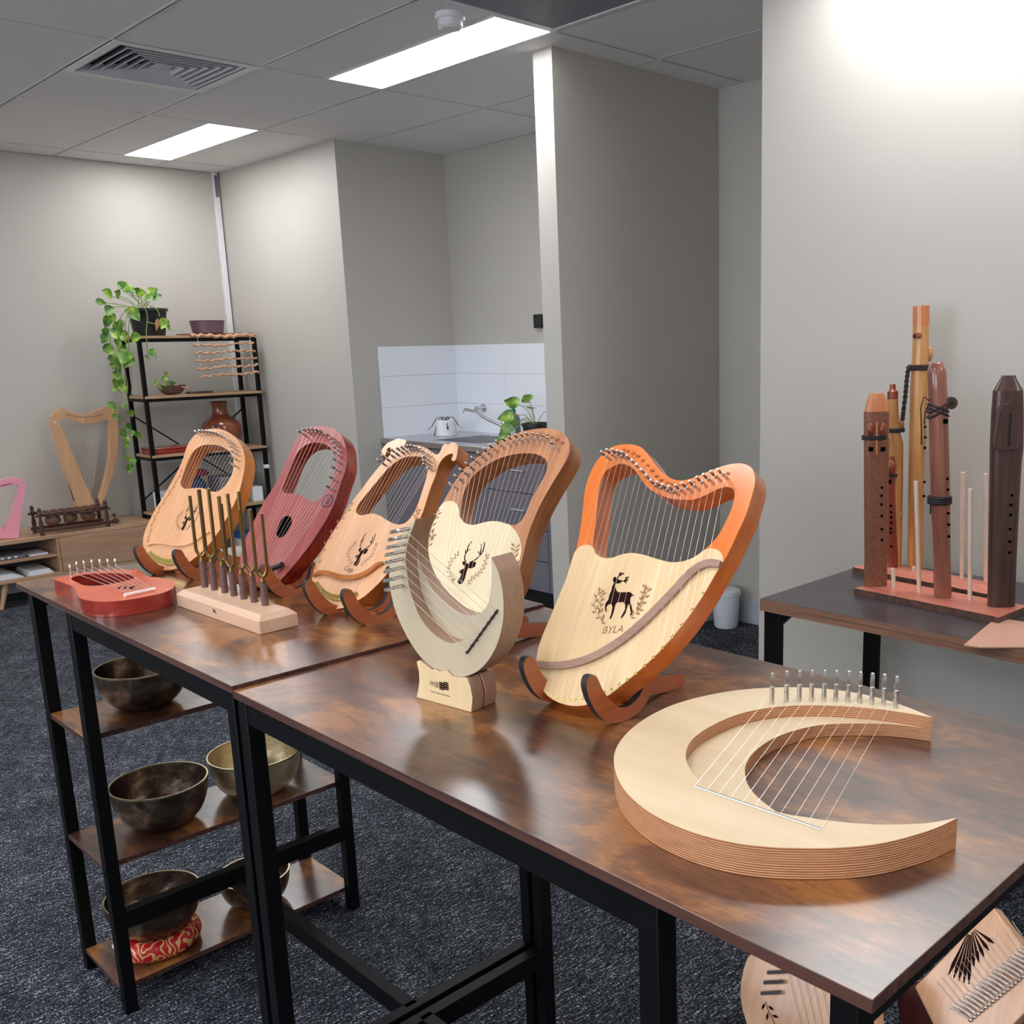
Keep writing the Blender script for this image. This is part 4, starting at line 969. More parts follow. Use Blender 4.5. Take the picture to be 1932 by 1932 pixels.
# ------------------------------------------------------------------ SMALL CORAL LYRE lying on the far desk
D1 = DZ + .006; CR = (80, 1030, 6.44); T0 = .031
o_ = onz(210, 1120, D1)
def rl(pts, z):
    r = [];
    for x, y in pts:
        q = onz(CR[0] + x / CR[2], CR[1] + y / CR[2], D1 + z) - o_; r.append((q.x, q.y))
    return r
sl = thing('small_lyre', 'small coral red lyre lying flat on the far end of desk', 'lyre', (o_.x, o_.y, D1 + .0005))
ol = spline(rl([(130, 405), (220, 437), (310, 472), (380, 508), (412, 555), (425, 602), (465, 640), (540, 663), (650, 678), (800, 680), (950, 668), (1100, 648), (1250, 620), (1400, 590), (1500, 560), (1580, 520), (1612, 470), (1590, 430), (1520, 405), (1400, 385), (1290, 375), (1220, 335), (1160, 290), (1120, 276), (1105, 296), (1000, 283), (900, 285), (700, 300), (500, 325), (350, 350), (230, 378)], T0), 3)
hl = spline(rl([(345, 400), (430, 365), (560, 345), (700, 335), (850, 332), (980, 340), (1080, 355), (1120, 378), (1090, 405), (980, 435), (850, 460), (720, 480), (600, 487), (500, 478), (420, 445)], T0), 3)
MB().prism(ol, .0065, T0, 'z', [hl]).prism(ol, 0, .006, 'z', (), 1, 1).build('body', ['coral', 'coral_side'], sl, bevel=.002)
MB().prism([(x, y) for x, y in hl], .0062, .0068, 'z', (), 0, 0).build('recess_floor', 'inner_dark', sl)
m = MB()
for a, b in ((905, 960), (975, 1030), (1045, 1125)):
    m.prism(rl([(a, 532), (a + 25, 500), (b, 488), (b - 15, 520)], T0), T0 - .0005, T0 + .0003, 'z', (), 0, 0)
m.build('sound_slots', 'hole_black', sl)
br = rl([(1000, 622), (1370, 540)], T0); m = MB(); m.tube([(br[0][0], br[0][1], T0 + .003), (br[1][0], br[1][1], T0 + .003)], .004, 10); m.build('bridge', 'ivory', sl)
pr_ = rl([(350, 368), (432, 332), (520, 318), (615, 306), (712, 300), (808, 296), (900, 292)], T0)
er = rl([(1040, 612), (1085, 603), (1130, 593), (1180, 583), (1230, 573), (1280, 562), (1325, 552)], T0)
first = pin_mb(.026, .0022).build('tuning_pin', 'chrome', sl, tr=Matrix.Rotation(-PI / 2, 4, 'X'))
for i, (x, y) in enumerate(pr_):
    o = first if i == 0 else first.copy()
    if i: COL.objects.link(o)
    o.location = (x, y, T0)
    MB().tube([(x, y, T0 + .01), (er[i][0], er[i][1], T0 + .0065)], .0006, 5).build('string', 'string', sl)
sp_ = spline(rl([(965, 706), (1100, 702), (1250, 684), (1380, 662), (1500, 634)], T0 * .5), 4, False); n_ = len(sp_)
m = MB(); m.tube([(x - .0002, y - .0002, T0 * .5) for x, y in sp_], [.0004 + .0034 * math.sin(PI * k / (n_ - 1)) for k in range(n_)], 10); m.build('string_slot', 'inner_dark', sl)
m = MB()
for k in range(5, 13): m.ball((sp_[k][0] - .0024, sp_[k][1] - .0024, T0 * .55), .0014, 8)
m.build('string_beads', 'ivory', sl)

# ------------------------------------------------------------------ TUNING FORKS
CK = (300, 880, 5.853)
kp_ = lambda x, y, z: onz(CK[0] + x / CK[2], CK[1] + y / CK[2], z)
A_, B_, C_ = kp_(205, 1540, D1), kp_(1120, 1862, D1), kp_(1545, 1760, D1)
psi = math.degrees(math.atan2(B_.x - A_.x, -(B_.y - A_.y)))
FK = Frame((A_ + B_) / 2, psi, 0)
la, lb = FK.loc(A_).x, FK.loc(B_).x; dep = FK.loc(C_).y; BH = .034
blk = thing('tuning_fork_block', 'pale rosy wooden block holding seven tuning forks on the far desk', 'stand', FK.o + Vector((0, 0, .0003)), FK.rot)
e = .010
vs = [(la, 0, 0), (lb, 0, 0), (lb, dep, 0), (la, dep, 0), (la, 0, BH - e), (lb, 0, BH - e), (lb, dep, BH - e), (la, dep, BH - e), (la + e, e, BH), (lb - e, e, BH), (lb - e, dep - e, BH), (la + e, dep - e, BH)]
fs = [(0, 1, 2, 3)] + [(i, (i + 1) % 4, 4 + (i + 1) % 4, 4 + i) for i in range(4)] + [(4 + i, 4 + (i + 1) % 4, 8 + (i + 1) % 4, 8 + i) for i in range(4)] + [(8, 9, 10, 11)]
MB().add(vs, fs).build('block', 'block_wood', blk, bevel=.001, smooth=20)
c = FK.at(CK[0] + 610 / CK[2], CK[1] + 1605 / CK[2])
m = MB()
for pth in ([(-.006, .003), (-.001, .004), (.001, -.001), (-.003, -.002)], [(-.004, .0), (.003, .003), (.008, -.004)], [(-.002, .004), (.002, .005)], [(0, .001), (.006, -.001)]):
    m.prism(ribbon([(c[0] + x, c[1] + z) for x, z in pth], .0007), -.0004, 0, 'y', (), 0, 0)
m.build('bird_mark', 'engrave', blk)
bases = [(510, 1335), (615, 1365), (730, 1395), (830, 1430), (940, 1465), (1055, 1500), (1175, 1535)]
grips = [1045, 1060, 1095, 1165, 1185, 1215, 1280]
tipsy = [(315, 250), (245, 230), (235, 410), (320, 400), (290, 270), (475, 465), (465, 515)]
angs = [.72, .62, .9, .5, .85, .6, .7]
pos = ['leftmost', 'second from left', 'third from left', 'middle', 'third from right', 'second from right', 'rightmost']
def zup(base, x, y):
    d = ray(x, y); n = Vector((d.x, d.y)); t = ((Vector((base.x, base.y)) - Vector((CAM.x, CAM.y))).dot(n)) / n.dot(n); return CAM.z + d.z * t
for i in range(7):
    P = kp_(bases[i][0], bases[i][1], D1 + BH); top = D1 + BH
    zg = zup(P, CK[0] + (bases[i][0] - 15) / CK[2], CK[1] + grips[i] / CK[2]) - top
    zt = [zup(P, CK[0] + bases[i][0] / CK[2], CK[1] + q / CK[2]) - top for q in tipsy[i]]
    t = thing('tuning_fork', 'brass tuning fork with wound grip, %s of the seven in the block' % pos[i], 'tuning fork', (P.x, P.y, top), group='brass tuning forks in the wooden block')
    zt = [max(q, zg + .09) for q in zt]
    MB().tube([(0, 0, .0006), (0, 0, zg)], .0066, 16).build('grip', 'fork_grip', t)
    a = angs[i] + psi * PI / 180; ux = Vector((math.sin(a), -math.cos(a), 0)); s_ = .0098
    m = MB(); m.lathe([(.0056, zg), (.0058, zg + .002), (.0045, zg + .006), (.0046, zg + .012)], 14)
    yb = zg + .013
    for sg, zz in ((-1, zt[0]), (1, zt[1])):
        pth = [ux * 0 + Vector((0, 0, yb - .004)), ux * sg * s_ * .55 + Vector((0, 0, yb + .001)), ux * sg * s_ + Vector((0, 0, yb + .010)), ux * sg * s_ * 1.05 + Vector((0, 0, yb + .02)), ux * sg * s_ * 1.05 + Vector((0, 0, max(zz, yb + .05)))]
        m.tube(pth, .0035, 8, sx=1.0)
    m.build('prongs', 'oldbrass', t)
# ------------------------------------------------------------------ FLUTE TABLE against the right wall
RZ = .71
rx0, rx1, ry0, ry1 = .628, WALLX - .02, -4.3, -2.614
t = thing('flute_table', 'slate topped table with striped wooden edge against the right wall', 'table', ((rx0 + rx1) / 2, (ry0 + ry1) / 2, 0))
ox, oy = (rx0 + rx1) / 2, (ry0 + ry1) / 2
m = MB().box(rx0 - ox, rx1 - ox, ry0 - oy, ry1 - oy, RZ - .036, RZ - .0015); m.build('table_edge', 'desk_edge', t, bevel=.001)
m = MB().box(rx0 - ox + .001, rx1 - ox - .001, ry0 - oy + .001, ry1 - oy - .001, RZ - .0015, RZ); m.build('table_top', 'desk_mat', t)
for (x, y) in ((rx0 + .012, ry1 - .062), (rx1 - .08, ry1 - .062), (rx0 + .012, ry0 + .012), (rx1 - .08, ry0 + .012)):
    m = MB().box(x - ox, x + .022 - ox, y - oy, y + .055 - oy, 0, RZ - .036)
    lg = m.build('leg', 'black', t, bevel=.002)
for x in (rx0 + .014, rx1 - .078):
    pts = [(ry1 - .062, RZ - .036), (ry1 - .105, RZ - .036), (ry1 - .088, RZ - .05), (ry1 - .062, RZ - .075)]
    MB().prism([(p[0] - oy, p[1]) for p in pts], x - ox, x - ox + .018, 'x', (), 0, 0).build('corner_bracket', 'black', t)
m = MB().box(rx0 + .012 - ox, rx1 - .06 - ox, ry1 - .060 - oy, ry1 - .035 - oy, .09, .12); m.build('foot_rail', 'black', t)
# two live edge boards
def board(name, label, pa, pb_, depth_, th, rods_):
    A = Vector(pa); B = Vector(pb_); d = (B - A); L = d.length; ang = math.atan2(d.x, -d.y)
    rot = Matrix.Rotation(ang, 3, 'Z'); mid = (A + B) / 2
    t = thing(name, label, 'flute stand', (mid.x, mid.y, RZ + .0004), rot)
    r2 = random.Random(len(label)); n = 22
    fr_ = [(-.0 + r2.uniform(-.003, .002), L / 2 - L * i / n) for i in range(n + 1)]
    pts = [(x, y) for x, y in fr_] + [(depth_, -L / 2 + .004), (depth_ + .001, 0), (depth_, L / 2 - .004)]
    m = MB().prism(pts, 0, th, 'z'); m.build('board', ['redboard', 'bark'], t, smooth=30)
    return t
bA = board('flute_stand', 'front rosy live edge board with upright dowels and flutes', onz(1613, 1110, RZ + .02), onz(1885, 1165, RZ + .02), .155, .02, [])
bB = board('flute_stand', 'rear rosy live edge board behind the front one', onz(1608, 1070, RZ + .02), onz(1862, 1121, RZ + .02), .13, .02, [])
CFL = (1560, 540, 2.543)
def fpos(x, y, z=RZ + .0205): return onz(CFL[0] + x / CFL[2], CFL[1] + y / CFL[2], z)
def ftop(P, x, y): return onpl(CFL[0] + x / CFL[2], CFL[1] + y / CFL[2], P, Vector((fwd.x, fwd.y, 0)).normalized())
def fr2m(P, px): return px / CFL[2] * depth(P) / F_PX
for par, (bx, by), (tx, ty) in ((bA, (322, 1450), (316, 1352)), (bA, (443, 1470), (428, 935)), (bA, (686, 1507), (688, 972)), (bB, (648, 1405), (652, 892)), (bB, (762, 1418), (760, 900)), (bB, (418, 1366), (417, 1345))):
    P = fpos(bx, by); Tt = ftop(P, tx, ty)
    inv = par.matrix_world.inverted() if False else (Matrix.Translation(par.matrix_world.translation) @ par.matrix_world.to_3x3().to_4x4()).inverted()
    a = inv @ P; b = inv @ Tt
    MB().tube([a, b - (b - a).normalized() * .001, b], [.0062, .0062, .005], 14).build('dowel', 'rod', par)
def flute(label, path, mats, name='wooden_flute'):
    """path rows: (x, y, half width in crop px); first row is the foot"""
    P = fpos(path[0][0], path[0][1]); n = Vector((fwd.x, fwd.y, 0)).normalized()
    t = thing(name, label, 'flute', P, group='wooden flutes on the live edge boards')
    pts = [Vector((0, 0, 0))] + [ftop(P, x, y) - P for x, y, w in path[1:]]
    rs = [fr2m(P, w) for x, y, w in path]
    return t, P, pts, rs
SIDE = right.copy(); SIDE.z = 0; SIDE.normalize()
TO = -Vector((fwd.x, fwd.y, 0)).normalized()
def prongpt(P, x, y, r): return ftop(P, x, y) - P + TO * r
def fholes(t, P, pts, r):
    for (x, y) in pts:
        c = prongpt(P, x, y, r)
        MB().ball(tuple(c), .0042, 10, sc=(1, 1, 1)).build('finger_hole', 'hole_black', t)
# 1 speckled double drone
t, P, pts, rs = flute('speckled red brown double drone flute with orange cap, leftmost', [(233, 1436, 54), (235, 1300, 53), (237, 900, 56), (238, 600, 57)], None)
flat = .55
def oval(mb, P0, pts, rs, flat=.55, n=24):
    vs = []
    for p, r in zip(pts, rs):
        for j in range(n):
            a = 2 * PI * j / n; c, s_ = math.cos(a), math.sin(a)
            c = math.copysign(abs(c) ** .6, c); s_ = math.copysign(abs(s_) ** .6, s_)
            vs.append(p + SIDE * (r * c) + TO * (r * flat * s_))
    k = len(pts); fs = [(i * n + j, i * n + (j + 1) % n, (i + 1) * n + (j + 1) % n, (i + 1) * n + j) for i in range(k - 1) for j in range(n)]
    fs += [tuple(range(n))[::-1], tuple(range((k - 1) * n, k * n))]
    mb.add(vs, fs)
m = MB(); oval(m, P, pts, rs); m.build('flute_body', 'flute_speck', t)
cp = [ftop(P, 238, 600) - P, ftop(P, 239, 560) - P, ftop(P, 240, 525) - P, ftop(P, 240, 513) - P]
m = MB(); oval(m, P, cp, [fr2m(P, w) for w in (55, 47, 36, 32)]); m.build('mouthpiece', 'flute_cap', t)
R1 = fr2m(P, 54) * .55
for xx in (203, 260):
    c = prongpt(P, xx, 685, R1); m = MB(); m.ball((0, 0, 0), .012, 14, sc=(1, .8, 1.6)); m.build('block', 'flute_red', t, tr=Matrix.Translation(c))
    c = prongpt(P, xx, 778, R1 - .001); MB().box(-.006, .006, -.006, .006, -.006, .006).build('sound_hole', 'hole_black', t, tr=Matrix.Translation(c) @ Matrix.Rotation(math.atan2(SIDE.y, SIDE.x), 4, 'Z'))
a, b = prongpt(P, 231, 650, R1 + .004), prongpt(P, 231, 805, R1 + .003); MB().tube([a, b], .003, 8).build('spine', 'flute_cap', t)
def band(t, P, x, y, hw, flat, h, mat='leather', name='strap'):
    c = ftop(P, x, y) - P; r = fr2m(P, hw)
    m = MB(); q = [c + SIDE * (r * math.cos(a)) + TO * (r * flat * math.sin(a)) for a in [2 * PI * k / 24 for k in range(24)]]
    for dz in ([0] if h < .006 else [-h * .3, 0, h * .3]): m.tube([v + Vector((0, 0, dz)) for v in q], max(.002, h * .25), 8, closed=True)
    m.build(name, mat, t)
band(t, P, 232, 725, 59, .62, .012)
fholes(t, P, [(256, 962), (255, 1000), (255, 1042), (256, 1097), (256, 1160), (257, 1212)], R1 * .98)
# 2 small two-tone flute behind
t, P, pts, rs = flute('slim tan flute with dark red mouthpiece behind the drone flute', [(335, 1345, 22), (338, 1000, 26), (340, 760, 26), (325, 700, 26), (318, 600, 25), (316, 541, 25)], None)
P2 = fpos(345, 1360); 
MB().tube(pts, rs, 20).build('flute_body', 'flute_yellow', t)
cp = [ftop(P, 316, 541) - P, ftop(P, 316, 505) - P, ftop(P, 316, 495) - P, ftop(P, 316, 470) - P]; MB().tube(cp, [fr2m(P, w) for w in (25, 25, 14, 13)], 20).build('mouthpiece', 'flute_red', t)
band(t, P, 330, 690, 38, .9, .012)
c = ftop(P, 358, 668) - P; MB().ball(tuple(c), .012, 12, sc=(.7, .7, 1.6)).build('block', 'flute_yellow', t)
# 3 small red carved flute
t, P, pts, rs = flute('short red flute with carved block between drone and tall flute', [(318, 1345, 29), (318, 1300, 30), (315, 1150, 27), (310, 1000, 25), (310, 880, 26), (310, 815, 22)], None)
MB().tube(pts, rs, 20).build('flute_body', 'flute_red', t)
cp = [ftop(P, 311, 815) - P, ftop(P, 311, 728) - P]; MB().tube(cp, [fr2m(P, 21), fr2m(P, 17)], 16).build('mouthpiece', 'flute_yellow', t)
c = prongpt(P, 302, 865, fr2m(P, 22)); MB().ball((0, 0, 0), .016, 14, sc=(.8, .8, 1.5)).build('block', 'flute_red', t, tr=Matrix.Translation(c))
c = prongpt(P, 294, 935, fr2m(P, 22)); MB().box(-.005, .005, -.005, .005, -.006, .006).build('sound_hole', 'hole_black', t, tr=Matrix.Translation(c))
band(t, P, 310, 905, 33, .9, .009, 'braid')
m = MB(); m.tube([ftop(P, 345, 900) - P + TO * .01, ftop(P, 352, 960) - P + TO * .012, ftop(P, 346, 1010) - P + TO * .012, ftop(P, 346, 1025) - P + TO * .012], .0015, 6); m.build('cord', 'braid', t)
m = MB(); m.tube([ftop(P, 346, 1022) - P + TO * .012, ftop(P, 345, 1090) - P + TO * .012], [.002, .005], 8); m.build('feather', 'white', t)
fholes(t, P, [(300, 1050), (302, 1080), (302, 1105), (302, 1130), (300, 1158), (300, 1178), (303, 1243)], fr2m(P, 26) * .95)
# 4 tall yellow flute
t, P, pts, rs = flute('tallest yellow branch flute with braided cord', [(430, 1350, 34), (425, 1300, 38), (425, 1150, 36), (428, 950, 36), (435, 700, 38), (442, 500, 40), (448, 350, 38), (452, 188, 37)], None)
MB().tube(pts, rs, 22).build('flute_body', 'flute_yellow', t)
cp = [ftop(P, 452, 188) - P, ftop(P, 453, 94) - P]; MB().tube(cp, [fr2m(P, 37.5)] * 2, 22).build('mouthpiece', 'flute_cap', t)
rT = fr2m(P, 36)
c = ftop(P, 440, 235) - P; c2 = ftop(P, 408, 240) - P; m = MB(); m.tube([c + TO * rT * .6, c2 + TO * (rT + .012)], .009, 16); m.build('side_mouth_tube', 'flute_red', t)
m = MB(); m.tube([c2 + TO * (rT + .0118), c2 + TO * (rT + .0125)], .006, 12); m.build('tube_bore', 'blackplastic', t)
c = ftop(P, 492, 325) - P; MB().ball(tuple(c), .013, 14, sc=(.9, .9, 1.8)).build('branch_stub', 'flute_yellow', t)
band(t, P, 441, 390, 45, .95, .016, 'braid')
m = MB(); pth = [ftop(P, 388, 385) - P + TO * .01, ftop(P, 378, 450) - P + TO * .012, ftop(P, 372, 520) - P + TO * .012, ftop(P, 362, 600) - P + TO * .012, ftop(P, 358, 640) - P + TO * .012]
for ph in (0, PI):
    dense = []
    for i in range(41):
        q = i / 40 * 4; k_ = min(3, int(q)); f = q - k_; p = pth[k_].lerp(pth[k_ + 1], f)
        dense.append(p + SIDE * .0035 * math.cos(i * .9 + ph) + TO * .0035 * math.sin(i * .9 + ph))
    m.tube(dense, .004, 7)
m.build('braided_cord', 'braid', t)
fholes(t, P, [(462, 672), (464, 722), (462, 772), (460, 935), (458, 1002)], rT * .85)
# 5 rose brown flute
t, P, pts, rs = flute('rose brown flute with dark bird block and black ties', [(557, 1488, 40), (556, 1470, 41), (552, 1300, 40), (548, 1150, 42), (544, 1000, 45), (540, 820, 45), (536, 650, 44), (532, 500, 43), (527, 410, 43), (526, 375, 33), (526, 366, 24)], None)
MB().tube(pts, rs, 24).build('flute_body', 'flute_rose', t)
rR = fr2m(P, 43)
cS = ftop(P, 592, 560) - P
m = MB(); m.tube([cS + TO * .004 - TO * .012, cS + TO * .012], .0165, 22); m.build('bird_block', 'flute_dark', t)
m = MB(); m.tube([cS + TO * .0115, cS + TO * .0125], .005, 12); m.build('block_eye', 'blackplastic', t)
m = MB()
for (ya, yb) in ((555, 600), (600, 570), (580, 625), (620, 590)):
    c = ftop(P, 534, (ya + yb) / 2) - P; r = fr2m(P, 47)
    q = [c + SIDE * (r * math.cos(a)) + TO * (r * math.sin(a)) + Vector((0, 0, (yb - ya) * .00035 * math.cos(a))) for a in [2 * PI * k / 24 for k in range(24)]]
    m.tube(q, .003, 6, closed=True)
m.build('block_ties', 'leather', t)
m = MB(); m.tube([ftop(P, 486, 548) - P + TO * .01, ftop(P, 458, 530) - P + TO * .015, ftop(P, 443, 580) - P + TO * .015, ftop(P, 446, 700) - P + TO * .015, ftop(P, 446, 758) - P + TO * .015], .0018, 6)
m.tube([ftop(P, 486, 560) - P + TO * .01, ftop(P, 465, 600) - P + TO * .015, ftop(P, 458, 660) - P + TO * .015], .0018, 6); m.build('loose_ties', 'leather', t)
c = prongpt(P, 555, 645, rR - .002); MB().box(-.006, .006, -.005, .005, -.006, .006).build('sound_hole', 'hole_black', t, tr=Matrix.Translation(c))
band(t, P, 541, 1025, 48, 1, .022)
m = MB(); m.tube([ftop(P, 494, 1020) - P + TO * .01, ftop(P, 491, 1090) - P + TO * .01], .0025, 6); m.build('strap_tail', 'leather', t)
fholes(t, P, [(565, 919), (567, 970), (570, 1083), (572, 1137), (573, 1193)], rR * .93)
# 6 dark walnut flute
t, P, pts, rs = flute('dark walnut flute with arched block, rightmost of the flutes', [(836, 1532, 62), (842, 1300, 64), (852, 1000, 67), (858, 840, 70), (862, 780, 73), (866, 620, 71), (869, 500, 65)], None)
m = MB(); oval(m, P, pts, rs, .6); m.build('flute_body', 'flute_dark', t)
cp = [ftop(P, 869, 500) - P, ftop(P, 871, 440) - P, ftop(P, 872, 428) - P]
m = MB(); oval(m, P, cp, [fr2m(P, w) for w in (64, 34, 30)], .6); m.build('mouthpiece', 'flute_dark', t)
rD = fr2m(P, 70) * .6
cc = [(785, 768), (795, 640), (805, 590), (828, 562), (855, 558), (885, 575), (900, 610), (903, 690), (895, 765), (850, 775)]
m = MB()
ptsb = []
for (x, y) in spline(cc, 3):
    q = ftop(P, x, y) - P; ptsb.append((q.dot(SIDE), q.z))
basis = Matrix((SIDE, -TO, Vector((0, 0, 1)))).transposed().to_4x4()
m.prism(ptsb, -rD - .016, -rD + .004, 'y', (), 0, 0); m.build('arched_block', 'flute_dark', t, tr=basis, bevel=.003)
q0, q1 = ftop(P, 846, 760) - P, ftop(P, 846, 605) - P
m = MB().box(q0.dot(SIDE) - .0035, q0.dot(SIDE) + .0035, -rD - .0168, -rD - .015, q0.z, q1.z); m.build('block_slot', 'blackplastic', t, tr=basis)
m = MB(); 
for dz in (-.004, .004): m.tube([prongpt(P, 896, 700, rD + .004) + Vector((0, 0, dz)), prongpt(P, 935, 700, rD * .5) + Vector((0, 0, dz))], .0018, 6)
m.build('cord', 'kraft', t)
fholes(t, P, [(872, 997), (868, 1043), (866, 1090), (864, 1158), (862, 1218), (861, 1270)], rD * .97)
# tan sheet lying over the table edge
ps = [onz(1818, 1219, RZ + .001), onz(1880, 1167, RZ + .001), onz(1960, 1180, RZ + .001), onz(1995, 1222, RZ + .001), onz(1850, 1223, RZ + .001)]
c = sum(ps, Vector()) / 5
tag(MB().prism([(p.x - c.x, p.y - c.y) for p in ps], 0, .004, 'z', (), 0, 0).build('tan_board', 'kraft', bevel=.0005), 'thin tan sheet lying over the corner of the flute table', 'sheet').location = (c.x, c.y, RZ + .0005)

# ------------------------------------------------------------------ FAR END: console, bookshelf and their things
CZ = .40; cx0, cx1, cy0, cy1 = -.92, .775, 2.235, 2.655
cn = thing('console_cabinet', 'low oak console cabinet with open compartments along the far wall', 'cabinet', ((cx0 + cx1) / 2, (cy0 + cy1) / 2, 0))
ox, oy = (cx0 + cx1) / 2, (cy0 + cy1) / 2
def cbx(name, x0, x1, y0, y1, z0, z1, mat='oak_con', par=cn, bev=.002): return MB().box(x0 - ox, x1 - ox, y0 - oy, y1 - oy, z0, z1).build(name, mat, par, bevel=bev)
cbx('console_top', cx0, cx1, cy0, cy1, CZ - .022, CZ)
cbx('bottom_panel', cx0, cx1, cy0, cy1, .152, .172)
cbx('side_panel', cx0, cx0 + .018, cy0, cy1, .172, CZ - .022)
cbx('side_panel', cx1 - .018, cx1, cy0, cy1, .172, CZ - .022)
cbx('middle_shelf', cx0 + .018, .196, cy0 + .01, cy1 - .02, .268, .284)
cbx('divider', .190, .206, cy0 + .004, cy1 - .02, .172, CZ - .022)
cbx('divider', -.36, -.344, cy0 + .01, cy1 - .02, .172, CZ - .022)
cbx('back_panel', cx0 + .018, cx1 - .018, cy1 - .018, cy1, .172, CZ - .022, 'greyplastic')
cbx('drawer_front', .208, cx1 - .0, cy0 - .002, cy0 + .014, .174, CZ - .024)
for (x, y) in ((-.09, cy0 + .06), (cx1 - .08, cy0 + .06), (-.85, cy0 + .06), (-.09, cy1 - .06), (cx1 - .08, cy1 - .06), (-.85, cy1 - .06)):
    dx = -.05 if x < .5 else .05
    MB().tube([(x - ox + dx, y - oy - (.03 if y < 2.4 else -.02), 0), (x - ox, y - oy, .152)], [.011, .02], 16).build('leg', 'oak', cn)
# papers and devices in the compartments
ob = MB(); 
for k in range(5): ob.box(-.30 + k * .004, -.0 - k * .012, 2.26 + k * .003, 2.56, .173 + k * .006, .178 + k * .006)
ob = tag(ob.build('paper_stack', 'white', bevel=.001), 'stack of white papers in the lower console compartment', 'papers')
st = MB()
for k in range(4): st.box(.02 + k * .004, .16 - k * .006, 2.26, 2.5, .173 + k * .007, .179 + k * .007)
tag(st.build('paper_stack', 'white', bevel=.001), 'small white pile beside the divider in lower console compartment', 'papers')
dv = thing('media_player', 'grey media box with white buttons in the upper console compartment', 'device', (-.07, 2.37, .2845))
MB().box(-.13, .10, -.09, .09, 0, .022).build('case', 'greyplastic', dv, bevel=.002)
for k in range(5): MB().box(-.10 + k * .035, -.085 + k * .035, -.093, -.089, .006, .016).build('button', 'white', dv)
tag(MB().box(.05, .15, 2.28, 2.44, .2845, .294).build('white_box', 'white', bevel=.002), 'flat pale box next to the media box in the console', 'box')
# pink harp
FPk = Frame(Vector((-.05, 2.31, CZ)), 90, 0)
CP = (0, 880, 6.44)
def fp(pts, fr_, crop): return fr_.trace(crop, pts)
# keep facing -Y: Frame psi=90 gives x = +X
ph = thing('pink_harp', 'pink lap harp at the left edge of the console', 'harp', FPk.o + Vector((0, 0, .0008)), FPk.rot)
op = fp([(-260, 220), (-120, 188), (0, 165), (150, 138), (240, 140), (295, 180), (312, 240), (300, 360), (262, 560), (225, 868), (30, 885), (-60, 800), (-180, 560), (-290, 330)], FPk, CP)
hp = fp([(-190, 300), (-60, 275), (60, 250), (150, 226), (215, 222), (236, 262), (215, 355), (150, 560), (60, 790), (-20, 690), (-110, 500)], FPk, CP)
op = [(x, max(z, 0.0)) for x, z in op]
MB().prism(op, 0, .035, 'y', [hp], 0, 0).build('body', 'pink', ph, bevel=.004)
m = MB()
for k in range(9):
    a = FPk.at(0 / 6.44 + (10 + 16 * k) / 6.44, 880 + (235 - 4 * k) / 6.44); m.tube([(a[0], 0, a[1]), (a[0], -.008, a[1])], .002, 8)
m.build('tuning_pins', 'maroon', ph)
for k in range(7):
    a = FPk.at((-30 + 26 * k) / 6.44, 880 + 260 / 6.44); b = FPk.at((-20 + 12 * k) / 6.44, 880 + 700 / 6.44); MB().tube([(a[0], -.003, a[1]), (b[0], -.003, b[1])], .0004, 4).build('string', 'string', ph)
# tan wooden floor harp on the console
FH = Frame(Vector((.42, 2.50, CZ)), 90, 0); CH = (80, 740, 6.9)
hh = thing('lap_harp', 'tan wooden lap harp standing on the console by the wall', 'harp', FH.o + Vector((0, 0, .0008)), FH.rot)
neck = fp([(135, 340), (150, 290), (200, 235), (250, 208), (300, 212), (340, 240), (400, 262), (500, 280), (600, 278), (700, 252), (780, 215), (860, 185), (960, 165), (1000, 185), (1000, 300), (960, 330), (880, 355), (780, 378), (680, 405), (600, 412), (500, 402), (400, 375), (300, 352), (240, 362), (215, 420), (150, 430)], FH, CH)
MB().prism(spline(neck, 2), .012, .046, 'y', (), 0, 0).build('neck', 'harpwood', hh, bevel=.003)
pil = fp([(868, 350), (985, 330), (1000, 480), (1003, 700), (985, 880), (940, 1060), (880, 1230), (820, 1380), (770, 1500), (720, 1720), (640, 1720), (700, 1500), (745, 1380), (790, 1240), (840, 1050), (868, 900), (880, 700), (880, 500)], FH, CH)
MB().prism(spline([(x, max(z, 0)) for x, z in pil], 1), .012, .046, 'y', (), 0, 0).build('pillar', 'harpwood', hh, bevel=.003)
sb_ = fp([(140, 350), (215, 400), (240, 450), (330, 640), (430, 880), (530, 1120), (640, 1350), (740, 1580), (790, 1720), (560, 1720), (440, 1400), (330, 1080), (230, 740), (160, 480)], FH, CH)
MB().prism([(x, max(z, 0)) for x, z in sb_], 0, .085, 'y', (), 0, 0).build('soundbox', 'harpwood', hh, bevel=.003)
q = fp([(95, 300), (140, 350), (160, 480), (230, 740), (330, 1080), (440, 1400), (520, 1590)], FH, CH)
for (a, b) in (((190, 740), (255, 960)), ((325, 1200), (395, 1420))):
    a1, b1 = FH.at(80 + (a[0] + 45) / 6.9, 740 + a[1] / 6.9), FH.at(80 + (b[0] + 45) / 6.9, 740 + b[1] / 6.9)
    MB().tube([(a1[0] + .006, .045, a1[1]), (b1[0] + .006, .045, b1[1])], .0075, 8).build('sound_slot', 'blackplastic', hh)
m = MB(); q = FH.at(80 + 175 / 6.9, 740 + 395 / 6.9); m.ball((q[0], .0, q[1]), .006, 10); m.build('knob', 'white', hh)
tops = fp([(330 + 32 * k, 360 + 40 * math.sin(k / 15 * PI)) for k in range(16)], FH, CH); bots = fp([(300 + 24 * k, 560 + 52 * k) for k in range(16)], FH, CH)
for a, b in zip(tops, bots): MB().tube([(a[0], .029, a[1]), (b[0], .029, b[1])], .0006, 4).build('string', 'string', hh)
m = MB()
